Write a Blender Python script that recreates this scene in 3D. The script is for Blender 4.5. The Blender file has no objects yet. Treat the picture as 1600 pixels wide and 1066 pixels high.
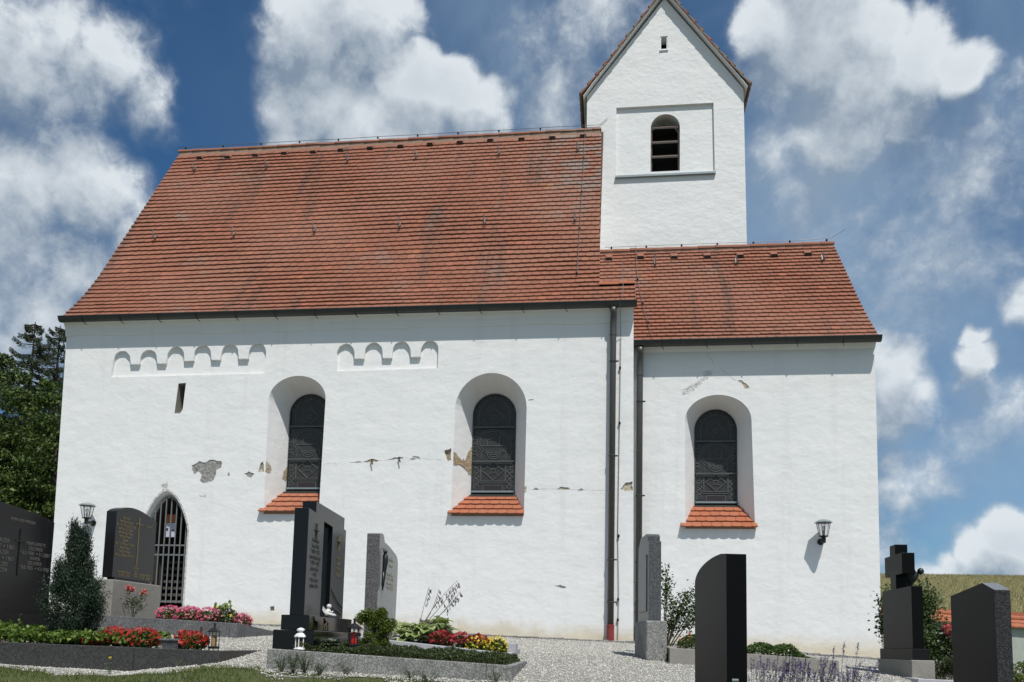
import bpy, bmesh, math, random
import numpy as np
from mathutils import Vector, Matrix
from mathutils.geometry import tessellate_polygon
PI = math.pi
random.seed(7); rng = np.random.default_rng(11)
S = bpy.context.scene
COL = S.collection

# ------------------------------------------------------------------ camera
cam_d = bpy.data.cameras.new('camera'); cam = bpy.data.objects.new('camera', cam_d); COL.objects.link(cam)
cam_d.sensor_width = 36; cam_d.lens = 1348/1600*36
cam_d.shift_x = (800-780.6)/1600; cam_d.shift_y = (856.3-533)/1600
cam_d.clip_start = 0.1; cam_d.clip_end = 3000
_r = Vector((0.9914, 0.1287, 0.0237)).normalized(); _f = Vector((-0.1306, 0.9853, 0.1101)).normalized()
_u = _r.cross(_f).normalized(); _r = _f.cross(_u)
cam.matrix_world = Matrix(((_r.x, _u.x, -_f.x, 0), (_r.y, _u.y, -_f.y, -15), (_r.z, _u.z, -_f.z, 0), (0, 0, 0, 1)))
S.camera = cam
# ------------------------------------------------------------------ view
S.view_settings.view_transform = 'Standard'; S.view_settings.look = 'None'
S.view_settings.exposure = 0.35; S.view_settings.gamma = 1
# ------------------------------------------------------------------ sun
TO_SUN = Vector((0.50, -1.0, 2.0)).normalized()
sd = bpy.data.lights.new('sun', 'SUN'); sun = bpy.data.objects.new('sun', sd); COL.objects.link(sun)
sd.energy = 3.4; sd.angle = math.radians(0.53); sd.color = (1.0, 0.965, 0.91)
sun.rotation_euler = TO_SUN.to_track_quat('Z', 'Y').to_euler(); sun.location = (10, -20, 40)
# ------------------------------------------------------------------ sky
W = bpy.data.worlds.new('World'); S.world = W; W.use_nodes = True
wt = W.node_tree; wt.nodes.clear()
def N(t, ty, **k):
    n = t.nodes.new(ty)
    for a, b in k.items(): setattr(n, a, b)
    return n
def lk(t, a, b): t.links.new(a, b)
CLOUDS = [(-0.535, 0.67, 0.515, 0.058, 0.648), (-0.498, 0.699, 0.514, 0.055, 0.576), (-0.455, 0.732, 0.507, 0.034, 0.504), (-0.564, 0.641, 0.521, 0.05, 0.648), (-0.469, 0.703, 0.534, 0.033, 0.36), (-0.56, 0.716, 0.418, 0.05, 0.72), (-0.516, 0.738, 0.435, 0.046, 0.72), (-0.482, 0.759, 0.438, 0.024, 0.432), (-0.584, 0.717, 0.381, 0.056, 0.648), (-0.537, 0.757, 0.372, 0.047, 0.576), (-0.494, 0.773, 0.398, 0.03, 0.504), (-0.572, 0.755, 0.32, 0.053, 0.648), (-0.592, 0.76, 0.27, 0.047, 0.576), (-0.523, 0.783, 0.336, 0.037, 0.432), (-0.615, 0.711, 0.341, 0.066, 0.648), (-0.296, 0.754, 0.586, 0.044, 0.95), (-0.253, 0.759, 0.6, 0.052, 0.9), (-0.215, 0.761, 0.612, 0.029, 0.7), (-0.298, 0.784, 0.545, 0.048, 0.9), (-0.265, 0.812, 0.52, 0.05, 0.9), (-0.209, 0.799, 0.564, 0.037, 1), (-0.173, 0.816, 0.552, 0.043, 1), (-0.134, 0.825, 0.549, 0.031, 0.8), (-0.208, 0.826, 0.525, 0.051, 0.9), (-0.323, 0.802, 0.503, 0.031, 0.7), (0.143, 0.798, 0.586, 0.037, 1), (0.184, 0.794, 0.58, 0.05, 1), (0.227, 0.803, 0.551, 0.05, 0.9), (0.148, 0.825, 0.545, 0.041, 0.6), (0.273, 0.786, 0.555, 0.038, 1), (0.31, 0.781, 0.542, 0.026, 0.9), (0.263, 0.811, 0.522, 0.034, 0.7), (0.209, 0.83, 0.517, 0.052, 0.8), (0.158, 0.852, 0.5, 0.036, 0.6), (0.185, 0.863, 0.47, 0.031, 0.4), (0.227, 0.782, 0.581, 0.038, 0.9), (0.194, 0.761, 0.618, 0.048, 0.8), (0.355, 0.88, 0.317, 0.013, 0.8), (0.362, 0.884, 0.296, 0.018, 0.8), (0.352, 0.892, 0.282, 0.012, 0.5), (0.384, 0.856, 0.346, 0.02, 0.6), (0.289, 0.912, 0.29, 0.031, 0.8), (0.302, 0.916, 0.264, 0.031, 0.7), (0.279, 0.928, 0.247, 0.032, 0.7), (0.27, 0.913, 0.304, 0.025, 0.6), (0.323, 0.93, 0.179, 0.028, 0.35), (0.295, 0.943, 0.154, 0.032, 0.4), (0.293, 0.935, 0.2, 0.019, 0.4), (0.286, 0.952, 0.108, 0.032, 0.5), (0.396, 0.911, 0.117, 0.03, 1), (0.373, 0.923, 0.099, 0.03, 0.8), (0.346, 0.934, 0.083, 0.025, 0.8), (0.403, 0.911, 0.085, 0.035, 0.9), (0.324, 0.943, 0.077, 0.025, 0.6), (-0.041, 0.799, 0.6, 0.059, 0.25), (-0.068, 0.826, 0.559, 0.037, 0.3), (-0.086, 0.805, 0.587, 0.054, 0.2), (0.324, 0.825, 0.462, 0.067, 0.22), (0.306, 0.862, 0.404, 0.071, 0.2), (0.374, 0.897, 0.237, 0.048, 0.22), (0.187, 0.874, 0.449, 0.05, 0.25), (0.348, 0.797, 0.494, 0.048, 0.2)]
def math_(t, op, a, b=None, c=None, clamp=False):
    n = N(t, 'ShaderNodeMath', operation=op, use_clamp=clamp)
    for i, v in enumerate((a, b, c)):
        if v is None: continue
        if isinstance(v, (int, float)): n.inputs[i].default_value = v
        else: lk(t, v, n.inputs[i])
    return n.outputs[0]
def mrange(t, v, a, b, c, d, smooth=True):
    m = N(t, 'ShaderNodeMapRange', interpolation_type='SMOOTHSTEP' if smooth else 'LINEAR'); lk(t, v, m.inputs[0])
    for i, x in enumerate((a, b, c, d)): m.inputs[i+1].default_value = x
    return m.outputs[0]
def cloud_group():
    g = bpy.data.node_groups.new('cloud_density', 'ShaderNodeTree')
    g.interface.new_socket('Vector', in_out='INPUT', socket_type='NodeSocketVector')
    g.interface.new_socket('Density', in_out='OUTPUT', socket_type='NodeSocketFloat')
    gi = N(g, 'NodeGroupInput'); go = N(g, 'NodeGroupOutput')
    v = gi.outputs[0]
    def warp(v, scale, amt, det=2):
        n = N(g, 'ShaderNodeTexNoise'); n.inputs['Scale'].default_value = scale; n.inputs['Detail'].default_value = det
        lk(g, v, n.inputs['Vector'])
        s = N(g, 'ShaderNodeVectorMath', operation='SUBTRACT'); lk(g, n.outputs['Color'], s.inputs[0]); s.inputs[1].default_value = (.5, .5, .5)
        m = N(g, 'ShaderNodeVectorMath', operation='MULTIPLY_ADD'); lk(g, s.outputs[0], m.inputs[0]); m.inputs[1].default_value = (amt,)*3
        lk(g, v, m.inputs[2]); return m.outputs[0]
    w = warp(warp(v, 7, .07, 3), 28, .022, 4)
    acc = None
    for (x, y, z, r, s) in CLOUDS:
        d = N(g, 'ShaderNodeVectorMath', operation='DISTANCE'); lk(g, w, d.inputs[0]); d.inputs[1].default_value = (x, y, z)
        q = math_(g, 'MULTIPLY', d.outputs['Value'], 1/(r*1.25))
        q = math_(g, 'MULTIPLY', q, q)
        q = math_(g, 'MULTIPLY_ADD', q, -s, s)
        acc = q if acc is None else math_(g, 'SMOOTH_MAX', acc, q, .12)
    sy = N(g, 'ShaderNodeSeparateXYZ'); lk(g, v, sy.inputs[0])
    fl = mrange(g, sy.outputs['Y'], -.25, .25, .28, -.35)   # unseen scattered cloud added behind the camera to whiten the fill light
    acc = math_(g, 'MAXIMUM', acc, fl)
    n1 = N(g, 'ShaderNodeTexNoise'); n1.inputs['Scale'].default_value = 11; n1.inputs['Detail'].default_value = 9; n1.inputs['Roughness'].default_value = .6
    lk(g, v, n1.inputs['Vector'])
    t1 = math_(g, 'SUBTRACT', n1.outputs['Fac'], .5)
    n2 = N(g, 'ShaderNodeTexNoise'); n2.inputs['Scale'].default_value = 38; n2.inputs['Detail'].default_value = 7; n2.inputs['Roughness'].default_value = .62; n2.inputs['Distortion'].default_value = .4
    lk(g, v, n2.inputs['Vector'])
    o = math_(g, 'MULTIPLY_ADD', t1, 1.35, math_(g, 'MULTIPLY_ADD', math_(g, 'SUBTRACT', n2.outputs['Fac'], .5), .55, acc))
    lk(g, o, go.inputs[0]); return g
cg = cloud_group()
tc = N(wt, 'ShaderNodeTexCoord'); V0 = tc.outputs['Generated']
sky = N(wt, 'ShaderNodeTexSky', sky_type='NISHITA', sun_disc=False)
sky.sun_elevation = math.asin(TO_SUN.z); sky.sun_rotation = math.atan2(TO_SUN.x, TO_SUN.y)
sky.altitude = 500; sky.air_density = 1.0; sky.dust_density = 0.6; sky.ozone_density = 2.0
hs = N(wt, 'ShaderNodeHueSaturation'); hs.inputs['Saturation'].default_value = 1.0; hs.inputs['Value'].default_value = 1.0
tint = N(wt, 'ShaderNodeMix', data_type='RGBA', blend_type='MULTIPLY'); tint.inputs['Factor'].default_value = 1; tint.inputs['B'].default_value = (.30, .57, .74, 1)
lk(wt, sky.outputs[0], tint.inputs['A']); lk(wt, tint.outputs['Result'], hs.inputs['Color'])
A = N(wt, 'ShaderNodeGroup', node_tree=cg); lk(wt, V0, A.inputs[0])
off = N(wt, 'ShaderNodeVectorMath', operation='ADD'); lk(wt, V0, off.inputs[0]); off.inputs[1].default_value = (.006, -.008, .040)
Bg = N(wt, 'ShaderNodeGroup', node_tree=cg); lk(wt, off.outputs[0], Bg.inputs[0])
# thin high veil everywhere, stronger low and to the right
vn = N(wt, 'ShaderNodeTexNoise'); vn.inputs['Scale'].default_value = 2.6; vn.inputs['Detail'].default_value = 7; vn.inputs['Distortion'].default_value = .5; vn.inputs['Roughness'].default_value = .52
mp = N(wt, 'ShaderNodeMapping'); mp.inputs['Scale'].default_value = (1.5, 1, 1.0); mp.inputs['Rotation'].default_value = (0, .7, 0)
lk(wt, V0, mp.inputs[0]); lk(wt, mp.outputs[0], vn.inputs['Vector'])
veil = mrange(wt, vn.outputs['Fac'], .28, .76, .04, .62)
sx = N(wt, 'ShaderNodeSeparateXYZ'); lk(wt, V0, sx.inputs[0])
veil = math_(wt, 'MULTIPLY', veil, mrange(wt, sx.outputs['X'], -.45, .10, .06, 1))
vm = N(wt, 'ShaderNodeMix', data_type='RGBA'); lk(wt, veil, vm.inputs['Factor']); lk(wt, hs.outputs[0], vm.inputs['A']); vm.inputs['B'].default_value = (3.5, 4.8, 6.2, 1)
# light side against shaded side of a cloud: density towards the sun
lit = mrange(wt, math_(wt, 'SUBTRACT', A.outputs[0], Bg.outputs[0]), -.30, .52, 0, 1, False)
dens = N(wt, 'ShaderNodeMix', data_type='FLOAT'); lk(wt, lit, dens.inputs[0]); lk(wt, mrange(wt, A.outputs[0], -.22, .85, 0, .93), dens.inputs[2]); lk(wt, mrange(wt, A.outputs[0], -.04, .50, 0, .96), dens.inputs[3])
dmax = dens.outputs[0]
thick = mrange(wt, A.outputs[0], .5, 1.3, 1, .72)
cc = N(wt, 'ShaderNodeMix', data_type='RGBA'); lk(wt, math_(wt, 'MULTIPLY', lit, thick), cc.inputs['Factor'])
cc.inputs['A'].default_value = (2.5, 3.15, 3.9, 1); cc.inputs['B'].default_value = (6.9, 7.4, 7.8, 1)
sm = N(wt, 'ShaderNodeMix', data_type='RGBA'); lk(wt, dmax, sm.inputs['Factor']); lk(wt, vm.outputs['Result'], sm.inputs['A']); lk(wt, cc.outputs['Result'], sm.inputs['B'])
bgn = N(wt, 'ShaderNodeBackground'); bgn.inputs['Strength'].default_value = .085; lk(wt, sm.outputs['Result'], bgn.inputs['Color'])
wo = N(wt, 'ShaderNodeOutputWorld'); lk(wt, bgn.outputs[0], wo.inputs['Surface'])
W.cycles.sampling_method = 'MANUAL'; W.cycles.sample_map_resolution = 256
S.cycles.max_bounces = 6; S.cycles.transparent_max_bounces = 8

# ------------------------------------------------------------------ helpers
def tag(o, label=None, cat=None, group=None, kind=None):
    if label: o['label'] = label
    if cat: o['category'] = cat
    if group: o['group'] = group
    if kind: o['kind'] = kind
    return o
def thing(name, label, cat, loc=(0, 0, 0), rz=0, group=None):
    o = bpy.data.objects.new(name, None); COL.objects.link(o); o.location = loc; o.rotation_euler = (0, 0, rz)
    o.empty_display_size = .1
    return tag(o, label, cat, group)
def link_mesh(name, me, mats, parent=None, smooth=False):
    for m in (mats if isinstance(mats, (list, tuple)) else [mats]): me.materials.append(m)
    o = bpy.data.objects.new(name, me); COL.objects.link(o)
    if parent: o.parent = parent
    if smooth: me.polygons.foreach_set('use_smooth', [True]*len(me.polygons))
    return o
class MB:
    def __init__(s): s.v = []; s.f = []; s.m = []
    def add(s, vs, fs, m=0):
        b = len(s.v); s.v += [tuple(map(float, v)) for v in vs]
        for f in fs: s.f.append(tuple(b+i for i in f)); s.m.append(m)
        return s
    def box(s, x0, x1, y0, y1, z0, z1, m=0):
        return s.add([(x0, y0, z0), (x1, y0, z0), (x1, y1, z0), (x0, y1, z0), (x0, y0, z1), (x1, y0, z1), (x1, y1, z1), (x0, y1, z1)],
                     [(0, 3, 2, 1), (4, 5, 6, 7), (0, 1, 5, 4), (1, 2, 6, 5), (2, 3, 7, 6), (3, 0, 4, 7)], m)
    def hexa(s, pts, m=0):   # 4 bottom, 4 top points
        return s.add(pts, [(0, 3, 2, 1), (4, 5, 6, 7), (0, 1, 5, 4), (1, 2, 6, 5), (2, 3, 7, 6), (3, 0, 4, 7)], m)
    def beam(s, p, q, w, h, m=0, up=(0, 0, 1)):
        p, q = Vector(p), Vector(q); d = (q-p).normalized(); u = Vector(up); sd_ = d.cross(u)
        if sd_.length < 1e-4: sd_ = d.cross(Vector((1, 0, 0)))
        sd_ = sd_.normalized()*w/2; u2 = sd_.cross(d).normalized()*h/2
        return s.hexa([p-sd_-u2, p+sd_-u2, q+sd_-u2, q-sd_-u2, p-sd_+u2, p+sd_+u2, q+sd_+u2, q-sd_+u2], m)
    def tube(s, path, r, n=8, m=0, cap=True):
        P = [Vector(p) for p in path]; R = r if isinstance(r, (list, tuple)) else [r]*len(P)
        vs = []; fs = []; ref = None
        for i, p in enumerate(P):
            d = (P[min(i+1, len(P)-1)]-P[max(i-1, 0)]).normalized()
            if ref is None: ref = d.orthogonal().normalized()
            ref = (ref-d*ref.dot(d)).normalized(); b = d.cross(ref)
            for k in range(n):
                a = 2*PI*k/n; vs.append(p+(ref*math.cos(a)+b*math.sin(a))*R[i])
        for i in range(len(P)-1):
            for k in range(n): fs.append((i*n+k, i*n+(k+1) % n, (i+1)*n+(k+1) % n, (i+1)*n+k))
        if cap: fs += [tuple(range(n))[::-1], tuple((len(P)-1)*n+k for k in range(n))]
        return s.add(vs, fs, m)
    def lathe(s, prof, c=(0, 0, 0), n=16, m=0):
        vs = []; fs = []
        for r, z in prof:
            for k in range(n): a = 2*PI*(k+.5)/n; vs.append((c[0]+r*math.cos(a), c[1]+r*math.sin(a), c[2]+z))
        for i in range(len(prof)-1):
            for k in range(n): fs.append((i*n+k, i*n+(k+1) % n, (i+1)*n+(k+1) % n, (i+1)*n+k))
        fs += [tuple(range(n))[::-1], tuple((len(prof)-1)*n+k for k in range(n))]
        return s.add(vs, fs, m)
    def prism(s, pts, ax, a0, a1, mcap=0, mside=0):   # polygon in the other two axes, extruded along ax
        def mk(p, a):
            return (a, p[0], p[1]) if ax == 0 else ((p[0], a, p[1]) if ax == 1 else (p[0], p[1], a))
        n = len(pts); b = [mk(p, a0) for p in pts]; t = [mk(p, a1) for p in pts]
        tri = tessellate_polygon([[Vector((p[0], p[1], 0)) for p in pts]])
        s.add(b+t, [tuple(x) for x in tri]+[tuple(i+n for i in x) for x in tri], mcap)
        base = len(s.v)-2*n
        for i in range(n): s.f.append((base+i, base+(i+1) % n, base+n+(i+1) % n, base+n+i)); s.m.append(mside)
        return s
    def build(s, name, mats, parent=None, smooth=False, bevel=0, recalc=True, ang=None):
        me = bpy.data.meshes.new(name); me.from_pydata(s.v, [], s.f)
        me.polygons.foreach_set('material_index', s.m)
        bm = bmesh.new(); bm.from_mesh(me); bmesh.ops.remove_doubles(bm, verts=bm.verts, dist=1e-5)
        if recalc: bmesh.ops.recalc_face_normals(bm, faces=bm.faces)
        bm.to_mesh(me); bm.free(); me.validate()
        o = link_mesh(name, me, mats, parent, smooth)
        if bevel:
            b = o.modifiers.new('bevel', 'BEVEL'); b.width = bevel; b.segments = 2; b.limit_method = 'ANGLE'; b.angle_limit = .6
        return o
def mesh_np(name, V, F, mats, parent=None, mi=None):
    V = np.asarray(V, np.float32); F = np.asarray(F, np.int32); k = F.shape[1]
    me = bpy.data.meshes.new(name); me.vertices.add(len(V)); me.vertices.foreach_set('co', V.ravel())
    me.loops.add(F.size); me.loops.foreach_set('vertex_index', F.ravel())
    me.polygons.add(len(F)); me.polygons.foreach_set('loop_start', np.arange(0, F.size, k, dtype=np.int32))
    try: me.polygons.foreach_set('loop_total', np.full(len(F), k, np.int32))
    except Exception: pass
    if mi is not None: me.polygons.foreach_set('material_index', np.asarray(mi, np.int32))
    me.update(calc_edges=True); me.validate()
    return link_mesh(name, me, mats, parent)
def unit(a): return a/np.maximum(np.linalg.norm(a, axis=1, keepdims=True), 1e-9)
def leaf_arrays(C, L, wid=.5, bias=(0, 0, 0), rad=None, fold=.12):
    """one folded rhombic leaf per centre: returns V, F"""
    C = np.asarray(C, float); n = len(C); L = np.broadcast_to(L, (n,)).astype(float)
    d = rng.normal(size=(n, 3))+np.array(bias)
    if rad is not None: d = d*.6+rad*1.0
    d = unit(d); t = unit(rng.normal(size=(n, 3))+np.array((0, 0, .3))); s = unit(np.cross(d, t)); nn = np.cross(s, d)
    l = L[:, None]; V = np.empty((n, 4, 3))
    V[:, 0] = C-d*l*.5; V[:, 1] = C+s*l*wid*.5+nn*l*fold; V[:, 2] = C+d*l*.5; V[:, 3] = C-s*l*wid*.5+nn*l*fold
    return V.reshape(-1, 3), np.arange(4*n).reshape(-1, 4)
def leaves(name, C, L, mat, parent=None, **k):
    V, F = leaf_arrays(C, L, **k); return mesh_np(name, V, F, mat, parent)
def in_ell(n, c, r, shell=.0):
    p = unit(rng.normal(size=(n, 3)))*(shell+(1-shell)*rng.random((n, 1))**(1/3)); return p*np.array(r)+np.array(c)

def zb(X): return np.interp(X, [-40, -10.5, .36, 4.4, 12], [.55, .32, .06, -.127, -.32])
def H(X, Y):
    s = np.interp(Y, [-80, -15, -10, -8.5, -7.6, -7, -6, -4.8, 0, 9, 60, 66, 110, 400], [-2.4, -1.7, -1.15, -.75, -.45, -.38, -.3, -.2, 0, -.1, 6.25, 6.3, 3, 3])
    ex = -.17*np.clip((-3.5-X)/1.2, 0, 1)*np.clip((-6-Y)/1, 0, 1)
    return zb(X)*np.interp(Y, [0, 60], [1, 0])+s+ex
def Hf(x, y): return float(H(x, y))

# ------------------------------------------------------------------ materials
def mat(name):
    m = bpy.data.materials.new(name); m.use_nodes = True; t = m.node_tree
    return m, t, t.nodes['Principled BSDF']
def ramp(t, fac, stops, interp='LINEAR'):
    r = N(t, 'ShaderNodeValToRGB'); lk(t, fac, r.inputs[0]); r.color_ramp.interpolation = interp; e = r.color_ramp.elements
    while len(e) < len(stops): e.new(.5)
    for i, (p, c) in enumerate(stops): e[i].position = p; e[i].color = (*c, 1)
    return r.outputs[0]
def noise(t, scale, det=4, rough=.55, vec=None, dist=0):
    n = N(t, 'ShaderNodeTexNoise'); n.inputs['Scale'].default_value = scale; n.inputs['Detail'].default_value = det; n.inputs['Roughness'].default_value = rough; n.inputs['Distortion'].default_value = dist
    if vec is not None: lk(t, vec, n.inputs['Vector'])
    return n.outputs['Fac']
def objco(t, scale=None):
    c = N(t, 'ShaderNodeTexCoord').outputs['Object']
    if scale:
        m = N(t, 'ShaderNodeMapping'); m.inputs['Scale'].default_value = scale; lk(t, c, m.inputs[0]); return m.outputs[0]
    return c
def bump(t, b, h, strength, dist, prev=None):
    n = N(t, 'ShaderNodeBump'); n.inputs['Strength'].default_value = strength; n.inputs['Distance'].default_value = dist
    lk(t, h, n.inputs['Height'])
    if prev is not None: lk(t, prev, n.inputs['Normal'])
    if b is not None: lk(t, n.outputs[0], b.inputs['Normal'])
    return n.outputs[0]
def mix(t, f, a, b, blend='MIX'):
    m = N(t, 'ShaderNodeMix', data_type='RGBA', blend_type=blend)
    for k, v in (('Factor', f), ('A', a), ('B', b)):
        if isinstance(v, (int, float)): m.inputs[k].default_value = v
        elif isinstance(v, tuple): m.inputs[k].default_value = (*v, 1)
        else: lk(t, v, m.inputs[k])
    return m.outputs['Result']
def island(t): return N(t, 'ShaderNodeNewGeometry').outputs['Random Per Island']
def simple(name, col, rough=.6, metal=0, spec=None, bmp=None):
    m, t, b = mat(name); b.inputs['Base Color'].default_value = (*col, 1); b.inputs['Roughness'].default_value = rough; b.inputs['Metallic'].default_value = metal
    if spec is not None: b.inputs['Specular IOR Level'].default_value = spec
    v = noise(t, 9, 5, vec=objco(t)); lk(t, mix(t, v, tuple(c*.82 for c in col), tuple(min(1, c*1.15) for c in col)), b.inputs['Base Color'])
    if bmp: bump(t, b, noise(t, bmp[0], 4, vec=objco(t)), .6, bmp[1])
    return m
M = {}
# lime plaster
def plaster(name, rough_scale, amp, dirt=True):
    m, t, b = mat(name); co = objco(t)
    mot = noise(t, 1.3, 6, .6, co); fine = noise(t, 26, 5, .6, co)
    c = mix(t, mot, (.81, .81, .795), (.73, .735, .73))
    c = mix(t, mrange(t, fine, .45, .8, 0, .25), c, (.69, .695, .69))
    if dirt:
        sep = N(t, 'ShaderNodeSeparateXYZ'); lk(t, co, sep.inputs[0])
        h = math_(t, 'ADD', sep.outputs['Z'], math_(t, 'MULTIPLY', sep.outputs['X'], .028))
        h = math_(t, 'ADD', h, math_(t, 'MULTIPLY', math_(t, 'SUBTRACT', noise(t, 2.5, 5, .6, co), .5), .5))
        st = mrange(t, h, .06, .42, .8, 0)
        c = mix(t, st, c, (.60, .52, .37))
        # faint vertical wash marks
        wv = noise(t, 1.0, 5, .6, objco(t, (3.0, 1, .22)))
        c = mix(t, mrange(t, wv, .54, .76, 0, .32), c, (.60, .60, .575))
    lk(t, c, b.inputs['Base Color']); b.inputs['Roughness'].default_value = .9; b.inputs['Specular IOR Level'].default_value = .15
    n1 = bump(t, None, noise(t, 1.6, 3, .5, objco(t, (1, 1, 1.3))), 1, .02)
    n2 = bump(t, None, noise(t, rough_scale, 5, .58, objco(t, (.8, 1, 1.15)), .2), 1, amp, n1)
    bump(t, b, noise(t, 60, 4, .65, co), 1, amp*.25, n2)
    return m
M['plaster'] = plaster('lime_plaster', 6, .0075)
M['tower_plaster'] = plaster('tower_plaster', 9, .010, False)
M['reveal'] = plaster('reveal_plaster', 6, .006)
# roof tiles
def tile_mat(name, c0, c1, c2, moss=True):
    m, t, b = mat(name); co = objco(t); i = island(t)
    c = ramp(t, i, [(0, c0), (.5, c1), (.93, c1), (1, c2)])
    c = mix(t, noise(t, 14, 4, .6, co), c, tuple(x*.72 for x in c1)); c = mix(t, mrange(t, noise(t, .45, 4, .6, co), .40, .62, 0, .22), c, (.30, .175, .13))
    if moss:
        wn = noise(t, 1.0, 6, .62, objco(t, (2.3, .24, .24)), .15)
        c = mix(t, mrange(t, wn, .535, .70, 0, .62), c, (.10, .070, .057))       # dark run marks down the slope
        g = noise(t, .62, 6, .65, co, .4)
        c = mix(t, mrange(t, g, .57, .75, 0, .5), c, (.24, .23, .20))       # grey lichen
        sep = N(t, 'ShaderNodeSeparateXYZ'); lk(t, co, sep.inputs[0])
        rt = math_(t, 'MULTIPLY', mrange(t, sep.outputs['X'], -2.3, -.7, 0, 1), mrange(t, sep.outputs['Z'], 8.2, 10.6, 0, 1))
        c = mix(t, math_(t, 'MULTIPLY', rt, mrange(t, noise(t, 2.2, 5, .7, co), .44, .6, 0, .75)), c, (.22, .215, .19))
        y = noise(t, 1.7, 6, .7, co)
        c = mix(t, mrange(t, y, .64, .76, 0, .55), c, (.42, .24, .07))       # yellow lichen
    lk(t, c, b.inputs['Base Color']); b.inputs['Roughness'].default_value = .85; b.inputs['Specular IOR Level'].default_value = .25
    bump(t, b, noise(t, 40, 4, .6, co), .8, .004)
    return m
M['tile'] = tile_mat('roof_tile', (.235, .098, .062), (.30, .122, .076), (.43, .155, .088))
M['tile_new'] = tile_mat('sill_tile', (.36, .12, .06), (.42, .145, .075), (.46, .16, .085), False)
M['mortar'] = simple('ridge_mortar', (.34, .22, .16), .9, bmp=(30, .01))
M['roof_under'] = simple('roof_underside', (.06, .035, .025), .9)
M['zinc'] = simple('weathered_zinc', (.27, .31, .32), .45, .5)
M['gutter'] = simple('dark_gutter_metal', (.055, .057, .052), .42, .35)
M['pipe'] = simple('brown_grey_pipe', (.085, .083, .076), .4, .3)
M['red_paint'] = simple('red_paint', (.22, .03, .03), .5)
M['iron'] = simple('wrought_iron', (.19, .2, .2), .55, .3)
M['dark_iron'] = simple('black_iron', (.02, .021, .022), .45, .4)
M['rust'] = simple('rusty_iron', (.06, .035, .025), .85)
M['lead'] = simple('window_lead', (.15, .16, .155), .6, .2)
M['bar'] = simple('saddle_bar_metal', (.09, .1, .1), .5, .4)
M['frame'] = simple('window_frame_metal', (.035, .045, .045), .5, .2)
M['glass'] = simple('old_leaded_glass', (.042, .043, .042), .35, 0, .25, bmp=(14, .004))
M['glass_red'] = simple('dull_red_glass', (.032, .021, .021), .3)
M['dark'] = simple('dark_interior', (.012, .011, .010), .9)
M['wood'] = simple('weathered_wood', (.085, .072, .06), .85, bmp=(8, .006))
M['louvre'] = simple('louvre_board', (.13, .10, .085), .8, bmp=(8, .006))
M['paper'] = simple('notice_paper', (.55, .57, .68), .8)
M['orange_paper'] = simple('orange_notice', (.45, .14, .05), .8)
M['ink'] = simple('black_ink', (.02, .02, .03), .8)
M['white_paint'] = simple('white_paint', (.75, .75, .73), .4)
M['bulb'] = simple('white_bulb', (.6, .6, .58), .3)
M['candle'] = simple('red_candle', (.55, .02, .015), .35)
M['soil'] = simple('grave_soil', (.035, .026, .018), .95, bmp=(30, .03))
M['bronze'] = simple('dark_bronze', (.035, .04, .036), .4, .6)
M['gold'] = simple('gilded_letters', (.22, .17, .08), .5, .3)
M['engraved'] = simple('dark_engraving', (.035, .035, .034), .7)
M['lightwire'] = simple('grey_wire', (.16, .16, .16), .5, .5)
def speckle(name, c0, c1, rough, scale=180, bmp=0, spec=.5, patch=0):
    m, t, b = mat(name); co = objco(t)
    v = N(t, 'ShaderNodeTexVoronoi'); v.inputs['Scale'].default_value = scale; lk(t, co, v.inputs['Vector'])
    sp = N(t, 'ShaderNodeSeparateColor'); lk(t, v.outputs['Color'], sp.inputs[0])
    c = mix(t, mrange(t, sp.outputs[0], .35, .9, 0, 1), c0, c1)
    if patch: c = mix(t, mrange(t, noise(t, 3, 6, .65, co), .45, .7, 0, patch), c, tuple(x*.45 for x in c0))
    lk(t, c, b.inputs['Base Color']); b.inputs['Roughness'].default_value = rough; b.inputs['Specular IOR Level'].default_value = spec
    if bmp: bump(t, b, noise(t, scale*.5, 3, .6, co), .9, bmp)
    return m
M['black_matte'] = speckle('matt_black_granite', (.008, .008, .008), (.013, .013, .0135), .5, 300, spec=.14)
M['satin_grey'] = speckle('satin_anthracite_granite', (.05, .05, .05), (.072, .072, .072), .3, 300, spec=.5)
M['black_polish'] = speckle('polished_black_granite', (.004, .004, .0045), (.007, .007, .008), .12, 300, spec=.35)
M['black_satin'] = speckle('satin_black_granite', (.009, .009, .0095), (.015, .015, .016), .3, 300, spec=.32)
M['black_rough'] = speckle('rough_black_granite', (.02, .02, .022), (.055, .055, .06), .7, 150, .004, .3)
M['grey_polish'] = speckle('polished_grey_granite', (.15, .15, .15), (.24, .24, .24), .25, 220)
M['grey_rough'] = speckle('rough_grey_granite', (.075, .072, .074), (.19, .185, .19), .8, 140, .004, .3)
M['granite'] = speckle('weathered_light_granite', (.17, .17, .16), (.36, .355, .34), .85, 110, .003, .3, .55)
M['granite_mid'] = speckle('sawn_mid_granite', (.09, .092, .095), (.21, .213, .22), .7, 130, .002, .3, .3)
M['granite_pale'] = speckle('pale_striped_granite', (.36, .36, .38), (.46, .46, .48), .6, 150)
M['kerb_dark'] = speckle('dark_granite_kerb', (.032, .03, .029), (.075, .072, .07), .5, 120, .001, .4)
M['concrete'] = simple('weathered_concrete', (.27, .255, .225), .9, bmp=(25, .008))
def masonry(name, c0, c1):
    m, t, b = mat(name); co = objco(t); n = noise(t, 16, 6, .7, co)
    lk(t, ramp(t, n, [(.25, tuple(x*.35 for x in c0)), (.45, c0), (.7, c1)]), b.inputs['Base Color']); b.inputs['Roughness'].default_value = .95
    bump(t, b, n, 1, .05); return m
M['render_grey'] = masonry('grey_undercoat', (.30, .295, .275), (.43, .42, .395))
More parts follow.
